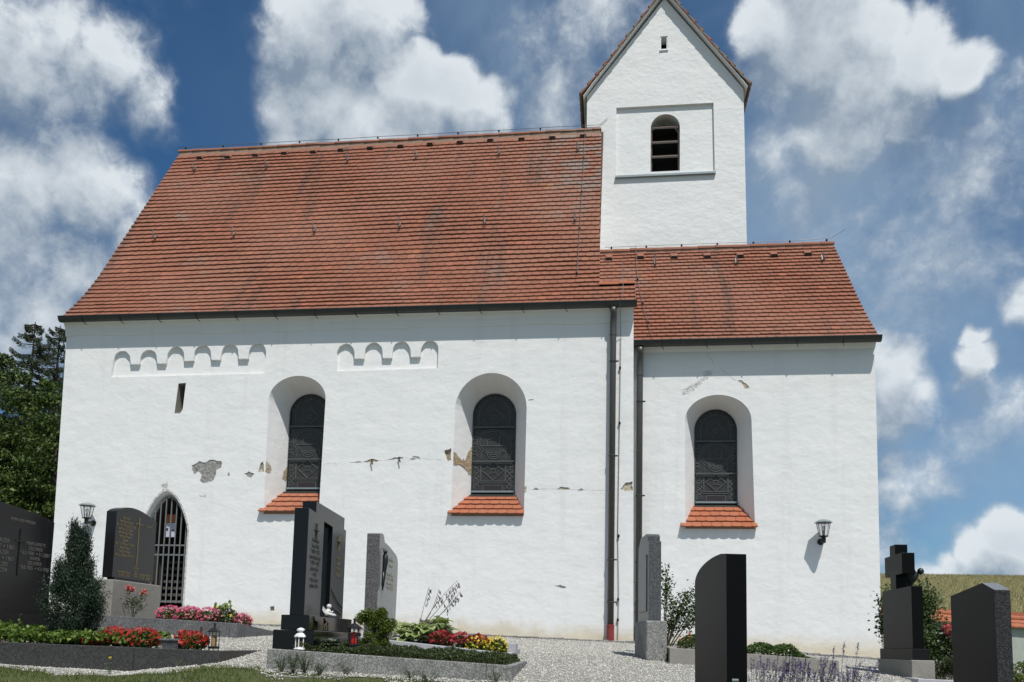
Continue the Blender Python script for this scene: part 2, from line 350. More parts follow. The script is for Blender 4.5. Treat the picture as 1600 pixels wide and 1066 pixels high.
M['render_tan'] = masonry('tan_stone', (.46, .40, .29), (.66, .60, .47))
M['render_pale'] = masonry('pale_plaster_loss', (.60, .58, .55), (.74, .73, .70))
M['brick'] = masonry('old_brick', (.38, .29, .18), (.60, .50, .35))
M['crack'] = simple('plaster_crack', (.20, .185, .165), .95)
M['fine_crack'] = simple('hairline_crack', (.50, .49, .465), .95)
def foliage(name, a, b_, c_=None, rough=.5, trans=.25):
    m, t, b = mat(name); i = island(t)
    c = ramp(t, i, [(0, a), (.6, b_), (1, c_ or b_)])
    lk(t, c, b.inputs['Base Color']); b.inputs['Roughness'].default_value = rough; b.inputs['Specular IOR Level'].default_value = .3
    tr = N(t, 'ShaderNodeBsdfTranslucent'); lk(t, c, tr.inputs['Color'])
    ms = N(t, 'ShaderNodeMixShader'); ms.inputs[0].default_value = trans; lk(t, b.outputs[0], ms.inputs[1]); lk(t, tr.outputs[0], ms.inputs[2])
    lk(t, ms.outputs[0], t.nodes['Material Output'].inputs['Surface']); return m
M['leaf_dark'] = foliage('dark_broad_leaves', (.026, .046, .011), (.062, .10, .020), (.14, .19, .045))
M['needle'] = foliage('spruce_needles', (.035, .052, .022), (.06, .085, .038), (.10, .125, .06))
M['yew'] = foliage('blue_green_needles', (.016, .030, .019), (.028, .050, .030), (.05, .078, .045), trans=.1)
M['ivy'] = foliage('bright_ivy', (.06, .11, .015), (.12, .19, .03), (.20, .27, .06))
M['bush'] = foliage('yellow_green_conifer', (.04, .07, .008), (.10, .145, .016), (.17, .22, .03))
M['cover'] = foliage('dull_green_ground_cover', (.03, .045, .014), (.055, .08, .025), (.10, .12, .045))
M['rose_leaf'] = foliage('rose_leaves', (.03, .055, .014), (.06, .10, .026), (.11, .15, .05))
M['hosta_leaf'] = foliage('hosta_green', (.22, .31, .08), (.32, .42, .14), (.42, .50, .22), trans=.5)
M['hosta_edge'] = foliage('hosta_cream_edge', (.42, .45, .25), (.5, .52, .3), (.55, .55, .36))
M['green'] = foliage('mid_green_leaves', (.04, .075, .015), (.07, .12, .025), (.11, .17, .04))
M['grey_leaf'] = foliage('grey_green_leaves', (.09, .12, .08), (.13, .17, .11), (.18, .21, .15))
M['pink'] = foliage('pink_petals', (.42, .05, .12), (.62, .10, .20), (.75, .28, .36), trans=.15)
M['red'] = foliage('scarlet_petals', (.20, .008, .006), (.38, .018, .012), (.55, .06, .03), trans=.15)
M['dark_red'] = foliage('crimson_petals', (.16, .01, .015), (.32, .02, .03), (.45, .05, .06), trans=.15)
M['yellow'] = foliage('yellow_petals', (.55, .38, .02), (.70, .55, .03), (.75, .62, .08), trans=.15)
M['rose_pink'] = foliage('rose_petals', (.45, .08, .09), (.62, .17, .16), (.75, .30, .24), trans=.15)
M['lavender'] = foliage('lavender_flowers', (.085, .06, .15), (.13, .09, .24), (.19, .14, .34), trans=.1)
M['dry_stem'] = foliage('mauve_grey_stalks', (.10, .085, .085), (.16, .13, .14), (.22, .19, .2))
M['grass'] = foliage('grass_blades', (.055, .085, .018), (.10, .14, .03), (.20, .20, .08))
M['bark'] = simple('brown_bark', (.06, .045, .035), .95, bmp=(20, .02))
M['wheat'] = foliage('ripening_wheat', (.21, .195, .09), (.31, .28, .135), (.42, .38, .20), rough=.8, trans=.1)
m, t, b = mat('wheat_field'); co = objco(t)
lk(t, mix(t, noise(t, 3, 8, .7, co), (.21, .195, .09), (.29, .265, .13)), b.inputs['Base Color']); b.inputs['Roughness'].default_value = .95; M['field'] = m
m, t, b = mat('meadow'); co = objco(t)
lk(t, mix(t, noise(t, 6, 8, .7, co), (.045, .06, .018), (.10, .11, .04)), b.inputs['Base Color']); b.inputs['Roughness'].default_value = .95
bump(t, b, noise(t, 30, 4, .6, co), .8, .03); M['meadow'] = m
m, t, b = mat('gravel'); co = objco(t)
v = N(t, 'ShaderNodeTexVoronoi'); v.inputs['Scale'].default_value = 55; lk(t, co, v.inputs['Vector'])
sp = N(t, 'ShaderNodeSeparateColor'); lk(t, v.outputs['Color'], sp.inputs[0])
c = ramp(t, sp.outputs[0], [(0, (.26, .25, .225)), (.5, (.34, .33, .30)), (1, (.44, .43, .39))])
lk(t, c, b.inputs['Base Color']); b.inputs['Roughness'].default_value = .9; bump(t, b, v.outputs['Distance'], 1, -.02); M['gravel'] = m
m, t, b = mat('pebbles'); i_ = island(t)
lk(t, ramp(t, i_, [(0, (.32, .305, .27)), (.3, (.42, .405, .365)), (.75, (.50, .485, .44)), (1, (.62, .60, .555))]), b.inputs['Base Color']); b.inputs['Roughness'].default_value = .85; M['pebble'] = m
M['engraved_light'] = simple('worn_engraving', (.16, .15, .13), .6)
M['faint_gold'] = simple('faint_gilding', (.26, .25, .18), .5)
M['grey_polish2'] = speckle('dull_grey_granite', (.12, .12, .118), (.19, .19, .185), .45, 220)
M['rough_dark'] = speckle('rough_dark_granite', (.05, .056, .06), (.12, .13, .135), .8, 140, .004, .3)
M['rough_black2'] = speckle('split_black_granite', (.015, .015, .017), (.05, .05, .054), .7, 150, .004, .3)
M['yard_wall'] = simple('grey_green_render', (.40, .43, .38), .9, bmp=(8, .01))
M['stone_white'] = simple('white_cast_stone', (.62, .61, .58), .7)
M['horse'] = simple('brown_glaze', (.06, .03, .018), .4)
M['wax'] = simple('amber_wax', (.35, .22, .10), .5)
M['orange_petal'] = foliage('orange_petals', (.5, .18, .08), (.6, .28, .12), (.65, .4, .2))
M['black_matte2'] = speckle('honed_black_granite', (.003, .003, .003), (.005, .005, .0055), .35, 300, spec=.12)
M['faint_loss'] = masonry('faint_plaster_loss', (.70, .69, .67), (.80, .80, .785))

# ------------------------------------------------------------------ ground
def grid(name, xs, ys_of, zoff, mat_, kind='structure', wob=0):
    V = []; nx = len(xs); ny = None
    for x in xs:
        ys = ys_of(x); ny = len(ys)
        for y in ys: V.append((x, y, Hf(x, y)+zoff))
    V = np.array(V)
    F = [(i*ny+j, (i+1)*ny+j, (i+1)*ny+j+1, i*ny+j+1) for i in range(nx-1) for j in range(ny-1)]
    o = mesh_np(name, V, F, mat_); o['kind'] = kind; return o
YS = [-80, -40, -25, -15, -12, -10, -9, -8.5, -8.2, -7.9, -7.6, -7.3, -7, -6.75, -6.5, -6.25, -6, -5.4, -4.8, -4, -3, -2, -1, 0, 2, 4, 7, 9, 15, 30, 50, 60, 66, 110, 250, 700, 1500]
XS = [-1500, -600, -200, -90, -40, -25, -18, -14]+[-12+.25*k for k in range(96)]+[12, 16, 25, 40, 90, 200, 600, 1500]
grid('ground', XS, lambda x: YS, 0, M['meadow'])
def ylow(x): return float(np.interp(x, [-13, -6, -4.4, -3.3, -3, -1.2, -.3, .5, 9], [-7.12, -7.2, -7.35, -7.5, -7.62, -7.66, -7.9, -8.3, -9.2]))+.07*math.sin(x*5.1)+.05*math.sin(x*11.3)
GX = list(np.arange(-13, 9.01, .25))
grid('gravel_path', GX, lambda x: [ylow(x)+(5-ylow(x))*k/48 for k in range(49)], .006, M['gravel'])
grid('field', [-120, -60, -30, -10, 0, 10, 20, 30, 45, 70, 140], lambda x: [10, 15, 22, 30, 40, 50, 60, 62, 66], .05, M['field'])
# pebbles lying on the gravel
n = 190000
px = rng.uniform(-8, 6.5, n); py = -8.9+rng.beta(1.1, 1.6, n)*8.9
yl = np.array([ylow(x) for x in np.linspace(-13, 9, 500)]); keep = py > np.interp(px, np.linspace(-13, 9, 500), yl)-.06*rng.random(n)
keep &= ~((px > .38) & (py > .28)) & (py < -.02)
px, py = px[keep], py[keep]; n = len(px)
r = rng.uniform(.0045, .0115, n)*np.where(rng.random(n) < .06, 1.6, 1)
base = np.array([(1, 0, 0), (0, 1, 0), (-1, 0, 0), (0, -1, 0), (0, 0, 1), (0, 0, -1)], float)
V = base[None]*rng.uniform(.6, 1.2, (n, 6, 1))*np.stack([r*1.2, r, r*.8], 1)[:, None, :]
an = rng.uniform(0, 6.28, n); ca, sa = np.cos(an)[:, None], np.sin(an)[:, None]
V = np.stack([V[..., 0]*ca-V[..., 1]*sa, V[..., 0]*sa+V[..., 1]*ca, V[..., 2]], -1)
V += np.stack([px, py, H(px, py)+.010], 1)[:, None, :]
fo = np.array([(0, 1, 4), (1, 2, 4), (2, 3, 4), (3, 0, 4), (1, 0, 5), (2, 1, 5), (3, 2, 5), (0, 3, 5)])
F = (fo[None]+6*np.arange(n)[:, None, None]).reshape(-1, 3)
tag(mesh_np('gravel', V.reshape(-1, 3), F, M['pebble']), 'loose pale gravel covering the path between the graves', 'gravel', kind='stuff')
# grass
def blades(name, x, y, h, wd, mat_, label, cat, lean=.35, zoff=0):
    n = len(x); z = H(x, y)+zoff; a = rng.uniform(0, PI, n); l = rng.normal(size=(n, 2))*lean*h[:, None]
    V = np.empty((n, 4, 3)); c, s = np.cos(a)*wd/2, np.sin(a)*wd/2
    V[:, 0] = np.stack([x-c, y-s, z-.01], 1); V[:, 1] = np.stack([x+c, y+s, z-.01], 1)
    V[:, 2] = np.stack([x+l[:, 0]*.45+c*.7, y+l[:, 1]*.45+s*.7, z+h*.6], 1); V[:, 3] = np.stack([x+l[:, 0], y+l[:, 1], z+h], 1)
    F = np.array([(0, 1, 2), (0, 2, 3)])[None]+4*np.arange(n)[:, None, None]
    o = mesh_np(name, V.reshape(-1, 3), F.reshape(-1, 3), mat_); tag(o, label, cat, kind='stuff'); return o
n = 90000
gx = rng.uniform(-8, 1.5, n); gy = -10+rng.random(n)*2.95
edge = np.interp(gx, np.linspace(-13, 9, 500), yl)+.03+.05*np.sin(gx*3)+.04*np.sin(gx*9.7)
k = gy < edge; gx, gy = gx[k], gy[k]
cl = .5+.5*np.sin(gx*4.1+1)*np.sin(gx*1.7+gy*6)
blades('grass', gx, gy, rng.uniform(.015, .04, len(gx))*(.7+.8*cl), .006, M['grass'], 'rough mown grass with weeds along the foot of the picture', 'grass')
n = 170000
fx = rng.uniform(4, 44, n); fy = 12+rng.random(n)**.8*50; z = H(fx, fy)
blades('wheat', fx, fy, rng.uniform(.18, .36, n), .028, M['wheat'], 'ripening wheat covering the hillside behind the churchyard', 'wheat', .22)
n = 30000
fx = rng.uniform(8, 44, n); fy = 59+rng.random(n)*4
blades('wheat_ears', fx, fy, rng.uniform(.2, .42, n), .035, M['wheat'], 'pale wheat ears standing against the sky on the crest of the hill', 'wheat', .18)

# ------------------------------------------------------------------ church
CH = thing('church', 'white rendered village church with red tiled roofs and a gabled bell tower', 'church')
def arch(x0, x1, zs, zt, zbm, n=20, pointed=False, xb0=None, xb1=None):
    """outline from bottom left up, over the arch, down to bottom right"""
    xb0 = x0 if xb0 is None else xb0; xb1 = x1 if xb1 is None else xb1; c = (x0+x1)/2; w = (x1-x0)/2; P = [(xb0, zbm)]
    for k in range(n+1):
        a = PI-PI*k/n
        if pointed:
            u = math.cos(a); P.append((c+w*u, zs+(zt-zs)*(1-abs(u)**1.75)**.78))
        else: P.append((c+w*math.cos(a), zs+(zt-zs)*math.sin(a)))
    P.append((xb1, zbm)); return P
def wall_face(mb, outer, holes, y, m=0):
    loops = [[Vector((p[0], p[1], 0)) for p in L] for L in [outer]+holes]
    flat = [p for L in [outer]+holes for p in L]
    mb.add([(p[0], y, p[1]) for p in flat], [tuple(t_) for t_ in tessellate_polygon(loops)], m)
def reveal(mb, A_, B_, ya, yb, m=0, skip_bottom=False):
    n = len(A_)
    for i in range(n if not skip_bottom else n-1):
        a, b2, c_, d = A_[i], A_[(i+1) % n], B_[(i+1) % n], B_[i]
        mb.add([(a[0], ya, a[1]), (b2[0], ya, b2[1]), (c_[0], yb, c_[1]), (d[0], yb, d[1])], [(0, 1, 2, 3)], m)
def back(mb, L, y, m=0): wall_face(mb, L, [], y, m)

# window niches: front outline / glass outline
win = [dict(f=arch(-6.40, -5.30, 4.42, 4.87, 2.26, xb0=-6.38, xb1=-5.33), g=arch(-6.175, -5.385, 4.28, 4.665, 2.80), y=0, gy=.55),
       dict(f=arch(-2.86, -1.56, 4.20, 4.86, 2.24, xb0=-2.88, xb1=-1.57), g=arch(-2.61, -1.815, 4.22, 4.62, 2.74), y=0, gy=.55),
       dict(f=arch(1.245, 2.395, 4.02, 4.485, 2.08, xb0=1.255, xb1=2.44), g=arch(1.465, 2.21, 3.97, 4.355, 2.60), y=.3, gy=.85)]
def jag(P, a=.004): return [(x+random.uniform(-a, a), z+random.uniform(-a, a)) for x, z in P]
def arcade(x0, na, aw, pw, zbot, zsp, zpend, r, skew):
    P = [(x0-skew, zbot)]; x = x0
    for i in range(na):
        for k in range(9):
            a = PI-PI*k/8; P.append((x+aw/2+aw/2*math.cos(a), zsp[i]+r*math.sin(a)))
        x += aw
        if i < na-1: P += [(x+.012, zpend[i]), (x+pw-.012, zpend[i])]; x += pw
    P.append((x-.01, zbot+.02)); return jag(P, .006), x
arc1, _ = arcade(-9.57, 6, .345, .2, 4.91, [5.24, 5.25, 5.30, 5.32, 5.33, 5.34], [5.16, 5.16, 5.20, 5.21, 5.22], .19, .03)
arc2, _ = arcade(-5.12, 4, .33, .2, 4.945, [5.30, 5.31, 5.32, 5.32], [5.18, 5.18, 5.19], .17, -.01)
slit = [(-8.25, 4.18), (-8.21, 4.76), (-8.06, 4.77), (-8.09, 4.26), (-8.14, 4.17)]
slit_b = [(-8.215, 4.30), (-8.19, 4.72), (-8.07, 4.73), (-8.095, 4.33), (-8.13, 4.28)]
door_f = arch(-8.75, -7.84, 1.95, 2.69, .50, 20, True); door_b = arch(-8.69, -7.87, 1.93, 2.60, .50, 20, True)
drain = [(-6.16, .49), (-6.16, .57), (-6.08, .575), (-6.075, .50)]
def ragged(pts, rag_=.012):
    P = []
    for i, p in enumerate(pts):
        q = pts[(i+1) % len(pts)]; d = math.hypot(q[0]-p[0], q[1]-p[1]); k = max(1, int(d/.03))
        for j in range(k): f_ = j/k; P.append((p[0]+(q[0]-p[0])*f_+random.uniform(-rag_, rag_), p[1]+(q[1]-p[1])*f_+random.uniform(-rag_, rag_)))
    return P
# places where the plaster has fallen off: real shallow holes in the wall face
LOSS = [(ragged([(-7.836, 3.172), (-7.699, 3.249), (-7.557, 3.23), (-7.48, 3.28), (-7.338, 3.267), (-7.245, 3.248), (-7.25, 3.132), (-7.347, 3.093), (-7.36, 2.977), (-7.394, 2.881), (-7.572, 2.842), (-7.654, 2.862), (-7.643, 2.997), (-7.707, 3.055), (-7.784, 2.997), (-7.822, 3.095)], .010), 'render_grey', .010),
        (ragged([(-6.79, 3.01), (-6.70, 3.06), (-6.60, 3.01), (-6.66, 2.94), (-6.73, 2.96)], .008), 'render_grey', .012),
        (ragged([(-6.53, 3.04), (-6.49, 3.22), (-6.44, 3.25), (-6.415, 3.05)], .006), 'render_tan', .03),
        (ragged([(-3.038, 3.43), (-3.012, 3.445), (-2.939, 3.455), (-2.91, 3.48), (-2.91, 3.255), (-2.933, 3.261), (-2.954, 3.217), (-2.977, 3.254), (-3.009, 3.335)], .007), 'brick', .045),
        (ragged([(-1.00, 2.72), (-.92, 2.775), (-.80, 2.76), (-.76, 2.73), (-.88, 2.71)], .006), 'render_tan', .015),
        (ragged([(-1.42, 2.71), (-1.37, 2.755), (-1.31, 2.72)], .006), 'render_tan', .012), (ragged([(-.63, 2.70), (-.57, 2.745), (-.50, 2.71)], .006), 'render_tan', .012),
        (ragged([(.12, 2.74), (.20, 2.84), (.32, 2.87), (.325, 2.70), (.2, 2.69)], .009), 'render_tan', .022),
        (ragged([(-4.55, 3.22), (-4.44, 3.27), (-4.34, 3.29), (-4.22, 3.25), (-4.34, 3.225)], .006), 'render_tan', .012),
        (ragged([(-3.66, 3.27), (-3.60, 3.33), (-3.50, 3.32), (-3.48, 3.28)], .006), 'render_pale', .01)]
for L, mk, dp in LOSS:
    q = MB(); back(q, L, dp); q.build('exposed_masonry', M[mk], CH)
LOSS_C = [(ragged([(2.16, 4.74), (2.22, 4.75), (2.33, 4.66), (2.36, 4.60), (2.29, 4.59), (2.24, 4.67)], .007), 'render_tan', .010)]
for L, mk, dp in LOSS_C:
    q = MB(); back(q, L, .3+dp); q.build('exposed_masonry', M[mk], CH)
mb = MB()
wall_face(mb, [(-10.50, -.4), (-10.575, 4.8), (-10.59, 6.12), (.32, 6.12), (.36, -.4)], [arc1, arc2, win[0]['f'], win[1]['f'], slit, door_f, drain]+[l_[0] for l_ in LOSS], 0)
for L, mk, dp in LOSS: reveal(mb, L, L, 0, dp)
for L in (arc1, arc2):
    c = (sum(p[0] for p in L)/len(L), sum(p[1] for p in L)/len(L)); reveal(mb, L, L, 0, .06); back(mb, L, .06)
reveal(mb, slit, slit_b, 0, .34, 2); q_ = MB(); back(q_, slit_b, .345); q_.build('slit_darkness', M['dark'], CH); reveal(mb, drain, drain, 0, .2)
for w_ in win[:2]: reveal(mb, w_['f'], w_['g'], 0, .55, 1)
reveal(mb, door_f, door_b, 0, .16, 1)
# other faces of the nave: west, east shoulder and gables
gab = [(0, 6.0), (.5, 6.68), (1.28, 7.75), (3.77, 11.55), (6.26, 7.75), (7.04, 6.68), (7.5, 6.0)]
mb.add([(-10.5, 0, -.4)]+[(-10.57, a, b_) for a, b_ in gab]+[(-10.5, 7.5, -.4)], [tuple(range(9))])
mb.add([(.36, 0, -.4), (.36, .6, -.4), (.32, .6, 6.62), (.32, .42, 6.62), (.32, 0, 6.12)], [(0, 1, 2, 3, 4)])
mb.add([(-.45, .6, -.4), (-.45, 7.5, -.4), (-.45, 7.5, 6.1), (-.45, 3.77, 11.6), (-.45, .6, 6.8)], [(0, 1, 2, 3, 4)])
mb.add([(-.45, .6, -.4), (.36, .6, -.4), (.32, .6, 6.62), (-.45, .6, 6.62)], [(0, 1, 2, 3)])
mb.add([(-10.5, 7.5, -.4), (-.27, 7.5, -.4), (-.3, 7.5, 6.1), (-10.6, 7.5, 6.1)], [(0, 1, 2, 3)])
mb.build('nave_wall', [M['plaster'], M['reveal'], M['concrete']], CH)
mb = MB()
wall_face(mb, [(.30, -.5), (.30, 5.48), (4.50, 5.47), (4.487, -.5)], [win[2]['f']]+[l_[0] for l_ in LOSS_C], .3)
for L, mk, dp in LOSS_C: reveal(mb, L, L, .3, .3+dp)
reveal(mb, win[2]['f'], win[2]['g'], .3, .85, 1)
mb.add([(4.487, .3, -.5), (4.487, 5.9, -.5), (4.5, 5.9, 5.47), (4.50, 3.1, 8.4), (4.50, .3, 5.47)], [(0, 1, 2, 3, 4)])
mb.add([(.3, 5.9, -.5), (4.487, 5.9, -.5), (4.5, 5.9, 5.47), (.3, 5.9, 5.47)], [(0, 1, 2, 3)])
mb.build('chancel_wall', [M['plaster'], M['reveal']], CH)
# plaster corners: soft cove under the nave eaves
mb = MB(); prof = [(-.002, 5.735), (-.022, 5.745), (-.028, 5.80), (-.045, 5.88), (-.09, 5.96), (-.14, 5.99), (.0, 6.0)]
for i in range(36):
    xa, xb = -10.6+10.92*i/36, -10.6+10.92*(i+1)/36
    za, zb_ = .012*math.sin(i*1.1), .012*math.sin((i+1)*1.1)
    for (y0, z0), (y1, z1) in zip(prof, prof[1:]):
        mb.add([(xa, y0, z0+(za if z0 < 5.9 else 0)), (xb, y0, z0+(zb_ if z0 < 5.9 else 0)), (xb, y1, z1+(zb_ if z1 < 5.9 else 0)), (xa, y1, z1+(za if z1 < 5.9 else 0))], [(0, 1, 2, 3)])
mb.build('cornice', M['plaster'], CH)
mb = MB(); mb.prism([(.297, 5.28), (.27, 5.31), (.20, 5.40), (.297, 5.42)], 0, .40, 4.50); mb.build('cornice', M['plaster'], CH)

# leaded windows
def leading(g, gy):
    mb = MB(); x0, x1 = g[0][0], g[-1][0]; zbm = g[0][1]; c = (x0+x1)/2; hw = (x1-x0)/2; zt = max(p[1] for p in g); y = gy-.022
    zs = g[1][1]
    def ln(P, r=.0042): mb.tube([(c+p[0]*hw, y, p[1]) for p in P], r, 4, cap=False)
    def circ(cx, cz, r, a0=0, a1=2*PI, n=16): ln([(cx+r*math.cos(a0+(a1-a0)*k/n)/hw, cz+r*math.sin(a0+(a1-a0)*k/n)) for k in range(n+1)])
    p1 = zbm+(zt-zbm)*.34; p2 = zbm+(zt-zbm)*.66
    # bottom panel
    for s_ in (-1, 1):
        ln([(s_*.56, zbm+.24), (s_*.56, p1-.03)]); ln([(s_*.60, zbm+.24), (s_*.60, p1-.03)])
        for k in range(5):
            z = zbm+.1+k*.1
            circ(s_*.80, z+.03, .05, s_*k*.9, s_*k*.9+4.4, 8); circ(s_*.84, z-.02, .032, 0, 5.2, 7)
            ln([(s_*.63, z), (s_*.78, z+.05), (s_*.95, z+.02)])
        ln([(s_*.45, zbm+.04), (s_*.45, zbm+.16)])
    ln([(-.6, zbm+.2), (.6, zbm+.2)]); ln([(-.6, zbm+.235), (.6, zbm+.235)]); ln([(-.45, zbm+.16), (.45, zbm+.16)])
    zc = (zbm+.24+p1-.03)/2; hh = (p1-.03-zbm-.24)/2
    for q in (1, .9): ln([(0, zc+hh*q), (.52*q, zc), (0, zc-hh*q), (-.52*q, zc), (0, zc+hh*q)])
    circ(0, zc, .042)
    for s_ in (-1, 1):
        ln([(s_*.11, zc+.03), (s_*.27, zc+hh*.46)]); ln([(s_*.11, zc-.03), (s_*.27, zc-hh*.46)])
    # middle panel: two ovals and a row of arcs
    zc = (p1+p2)/2+.03
    for a, b2 in ((.66, .2), (.78, .235)):
        ln([(a*math.cos(2*PI*k/26), zc+b2*math.sin(2*PI*k/26)) for k in range(27)])
    ln([(-.6, zc-.07), (.6, zc-.07)]); ln([(-.3, zc-.07), (-.28, zc+.05), (0, zc+.07), (.12, zc+.14), (.3, zc+.1), (.25, zc-.07)])
    for s_ in (-1, 1):
        for k in range(4):
            z = p1+.06+k*.14; circ(s_*.88, z, .045, k, k+4.6, 8); circ(s_*.9, z+.07, .03, 0, 5, 7)
        ln([(s_*.56, p1+.02), (s_*.56, p1+.16), (s_*.3, p1+.16), (s_*.3, p1+.1)])
    for q in (.05, .09, .13): circ(0, p1+.14, q, PI, 2*PI, 10)
    # head panel
    zc = p2+.2; circ(0, zc, .035)
    for q in (1, .88): ln([(0, zc+.18*q), (.5*q, zc), (0, zc-.18*q), (-.5*q, zc), (0, zc+.18*q)])
    ln([(.72*math.cos(PI*k/16), zs+(zt-zs)*.74*math.sin(PI*k/16)) for k in range(17)])
    for k in range(9):
        a = .25+k*(PI-.5)/8; circ(.84*math.cos(a), zs+(zt-zs)*.86*math.sin(a), .03, k, k+4.6, 7)
    for s_ in (-1, 1): ln([(s_*.72, zs), (s_*.72, p2+.02)])
    return mb
for i, w_ in enumerate(win):
    g = w_['g']; gy = w_['gy']; x0, x1 = g[0][0], g[-1][0]; zt = max(p[1] for p in g); zbm = g[0][1]
    mb = MB(); back(mb, g, gy-.012); wd = mb.build('window', M['glass'], CH)
    fr = MB(); gi_ = [((p[0]-(x0+x1)/2)*.955+(x0+x1)/2, (p[1]-3.5)*.985+3.5) for p in g]
    n_ = len(g)
    for a in range(n_):
        p, q, r_, s_ = g[a], g[(a+1) % n_], gi_[(a+1) % n_], gi_[a]
        fr.add([(p[0], gy-.04, p[1]), (q[0], gy-.04, q[1]), (r_[0], gy-.04, r_[1]), (s_[0], gy-.04, s_[1])], [(0, 1, 2, 3)])
        fr.add([(s_[0], gy-.04, s_[1]), (r_[0], gy-.04, r_[1]), (r_[0], gy-.013, r_[1]), (s_[0], gy-.013, s_[1])], [(0, 1, 2, 3)])
    fr.build('frame', M['frame'], wd)
    leading(g, gy).build('leading', M['lead'], wd)
    for f_ in (.32, .66):
        z = zbm+(zt-zbm)*f_; b_ = MB(); b_.box(x0+.01, x1-.01, gy-.062, gy-.040, z-.013, z+.013); b_.build('saddle_bar', M['bar'], wd)
    b_ = MB(); b_.box(x0+.005, x1-.005, gy-.085, gy-.04, zbm+.012, zbm+.045); b_.build('drip_bar', M['zinc'], wd)
    b_ = MB(); c = (x0+x1)/2; b_.box(c-.18, c+.18, gy-.02, gy-.014, zbm+.055, zbm+.15); b_.build('name_pane', M['glass_red'], wd)
    b_ = MB(); b_.hexa([(x0-.02, gy-.14, zbm-.075), (x1+.02, gy-.14, zbm-.075), (x1, gy, zbm-.03), (x0, gy, zbm-.03), (x0-.02, gy-.14, zbm-.055), (x1+.02, gy-.14, zbm-.055), (x1, gy, zbm+.008), (x0, gy, zbm+.008)])
    b_.build('zinc_flashing', M['gutter'], wd)

# beaver-tail tiles
def tiles(mb, prof, xr, w=.165, th=.025, lift=.038, over=.35, sag=1.0, mp=lambda u, v, z: (u, v, z), jit=.004):
    """prof: course points (v,z) from the eave up; xr(i) -> x range of course i"""
    for i in range(len(prof)-1):
        (v0, z0), (v1, z1) = prof[i], prof[i+1]; L = math.hypot(v1-v0, z1-z0); sv, sz = (v1-v0)/L, (z1-z0)/L; nv, nz = -sz, sv
        Lt = L*(1+over); X0, X1 = xr(i); off_ = (w/2 if i % 2 else 0); k0 = math.floor((X0-off_)/w)-1
        x = k0*w+off_
        while x < X1:
            a, b2 = max(x, X0), min(x+w, X1); x += w
            if b2-a < .02: continue
            g_ = .0025; a += g_; b2 -= g_
            xc = (a+b2)/2; wv = sag*(.010*math.sin(xc*1.15+i*.31)+.006*math.sin(xc*2.9-i*.8)+.004*math.sin(xc*.5+i*2.1))
            jl = random.uniform(-jit, jit)*1.4+wv; jn = random.uniform(0, jit)*1.3+sag*.004*math.sin(xc*.9+i*.22); tw = random.uniform(-jit, jit)*.7
            full = (b2-a) > w*.8; drop = .012 if full else .006
            us = [a, a+(b2-a)*.2, a+(b2-a)*.5, a+(b2-a)*.8, b2]; ds = [drop, .003, 0, .003, drop]
            low = []; lowu = []
            for u, d_ in zip(us, ds):
                s_ = d_+jl+(u-(a+b2)/2)*tw*6; h_ = lift+jn
                low.append(mp(u, v0+sv*s_+nv*h_, z0+sz*s_+nz*h_)); lowu.append(mp(u, v0+sv*s_+nv*(h_-th), z0+sz*s_+nz*(h_-th)))
            top = [mp(u, v0+sv*Lt+nv*.004, z0+sz*Lt+nz*.004) for u in (b2, a)]
            topu = [mp(u, v0+sv*Lt-nv*.004, z0+sz*Lt-nz*.004) for u in (b2, a)]
            B0 = len(mb.v); mb.v += low+top+lowu+topu
            fs = [(0, 1, 2, 3, 4, 5, 6), (7, 8, 1, 0), (8, 9, 2, 1), (9, 10, 3, 2), (10, 11, 4, 3), (11, 12, 5, 4), (13, 7, 0, 6), (7, 8, 9, 10, 11, 12, 13)]
            for f_ in fs: mb.f.append(tuple(B0+q for q in f_)); mb.m.append(0)
def resample(P, step):
    out = [P[0]]; acc = 0; cur = P[0]
    for q in P[1:]:
        while True:
            d = math.hypot(q[0]-cur[0], q[1]-cur[1])
            if acc+d < step: acc += d; cur = q; break
            f_ = (step-acc)/d; cur = (cur[0]+(q[0]-cur[0])*f_, cur[1]+(q[1]-cur[1])*f_); out.append(cur); acc = 0
    return out
def sag(x): return 0
def build_tiles(name, mb, parent, mats): 
    me = bpy.data.meshes.new(name); me.from_pydata(mb.v, [], mb.f); me.validate(); return link_mesh(name, me, mats, parent)
nprof = [(-.17, 6.045), (.27, 6.52), (.56, 6.88), (.87, 7.29), (1.33, 7.99), (2.11, 9.19), (3.76, 11.74)]
NP = resample(nprof, .162)
mb = MB(); tiles(mb, NP, lambda i: (-10.60-.03*i/len(NP), .355 if i < 4 else -.285-.07*i/len(NP)))
NR = build_tiles('nave_roof', mb, CH, M['tile'])
cprof = [(.13, 5.42), (.74, 5.99), (1.39, 6.66), (2.08, 7.41), (3.05, 8.47)]
CP = resample(cprof, .162)
mb = MB(); tiles(mb, CP, lambda i: (-.2 if i < 5 else -.42, 4.52+.012*i/len(CP)))
CR = build_tiles('chancel_roof', mb, CH, M['tile'])
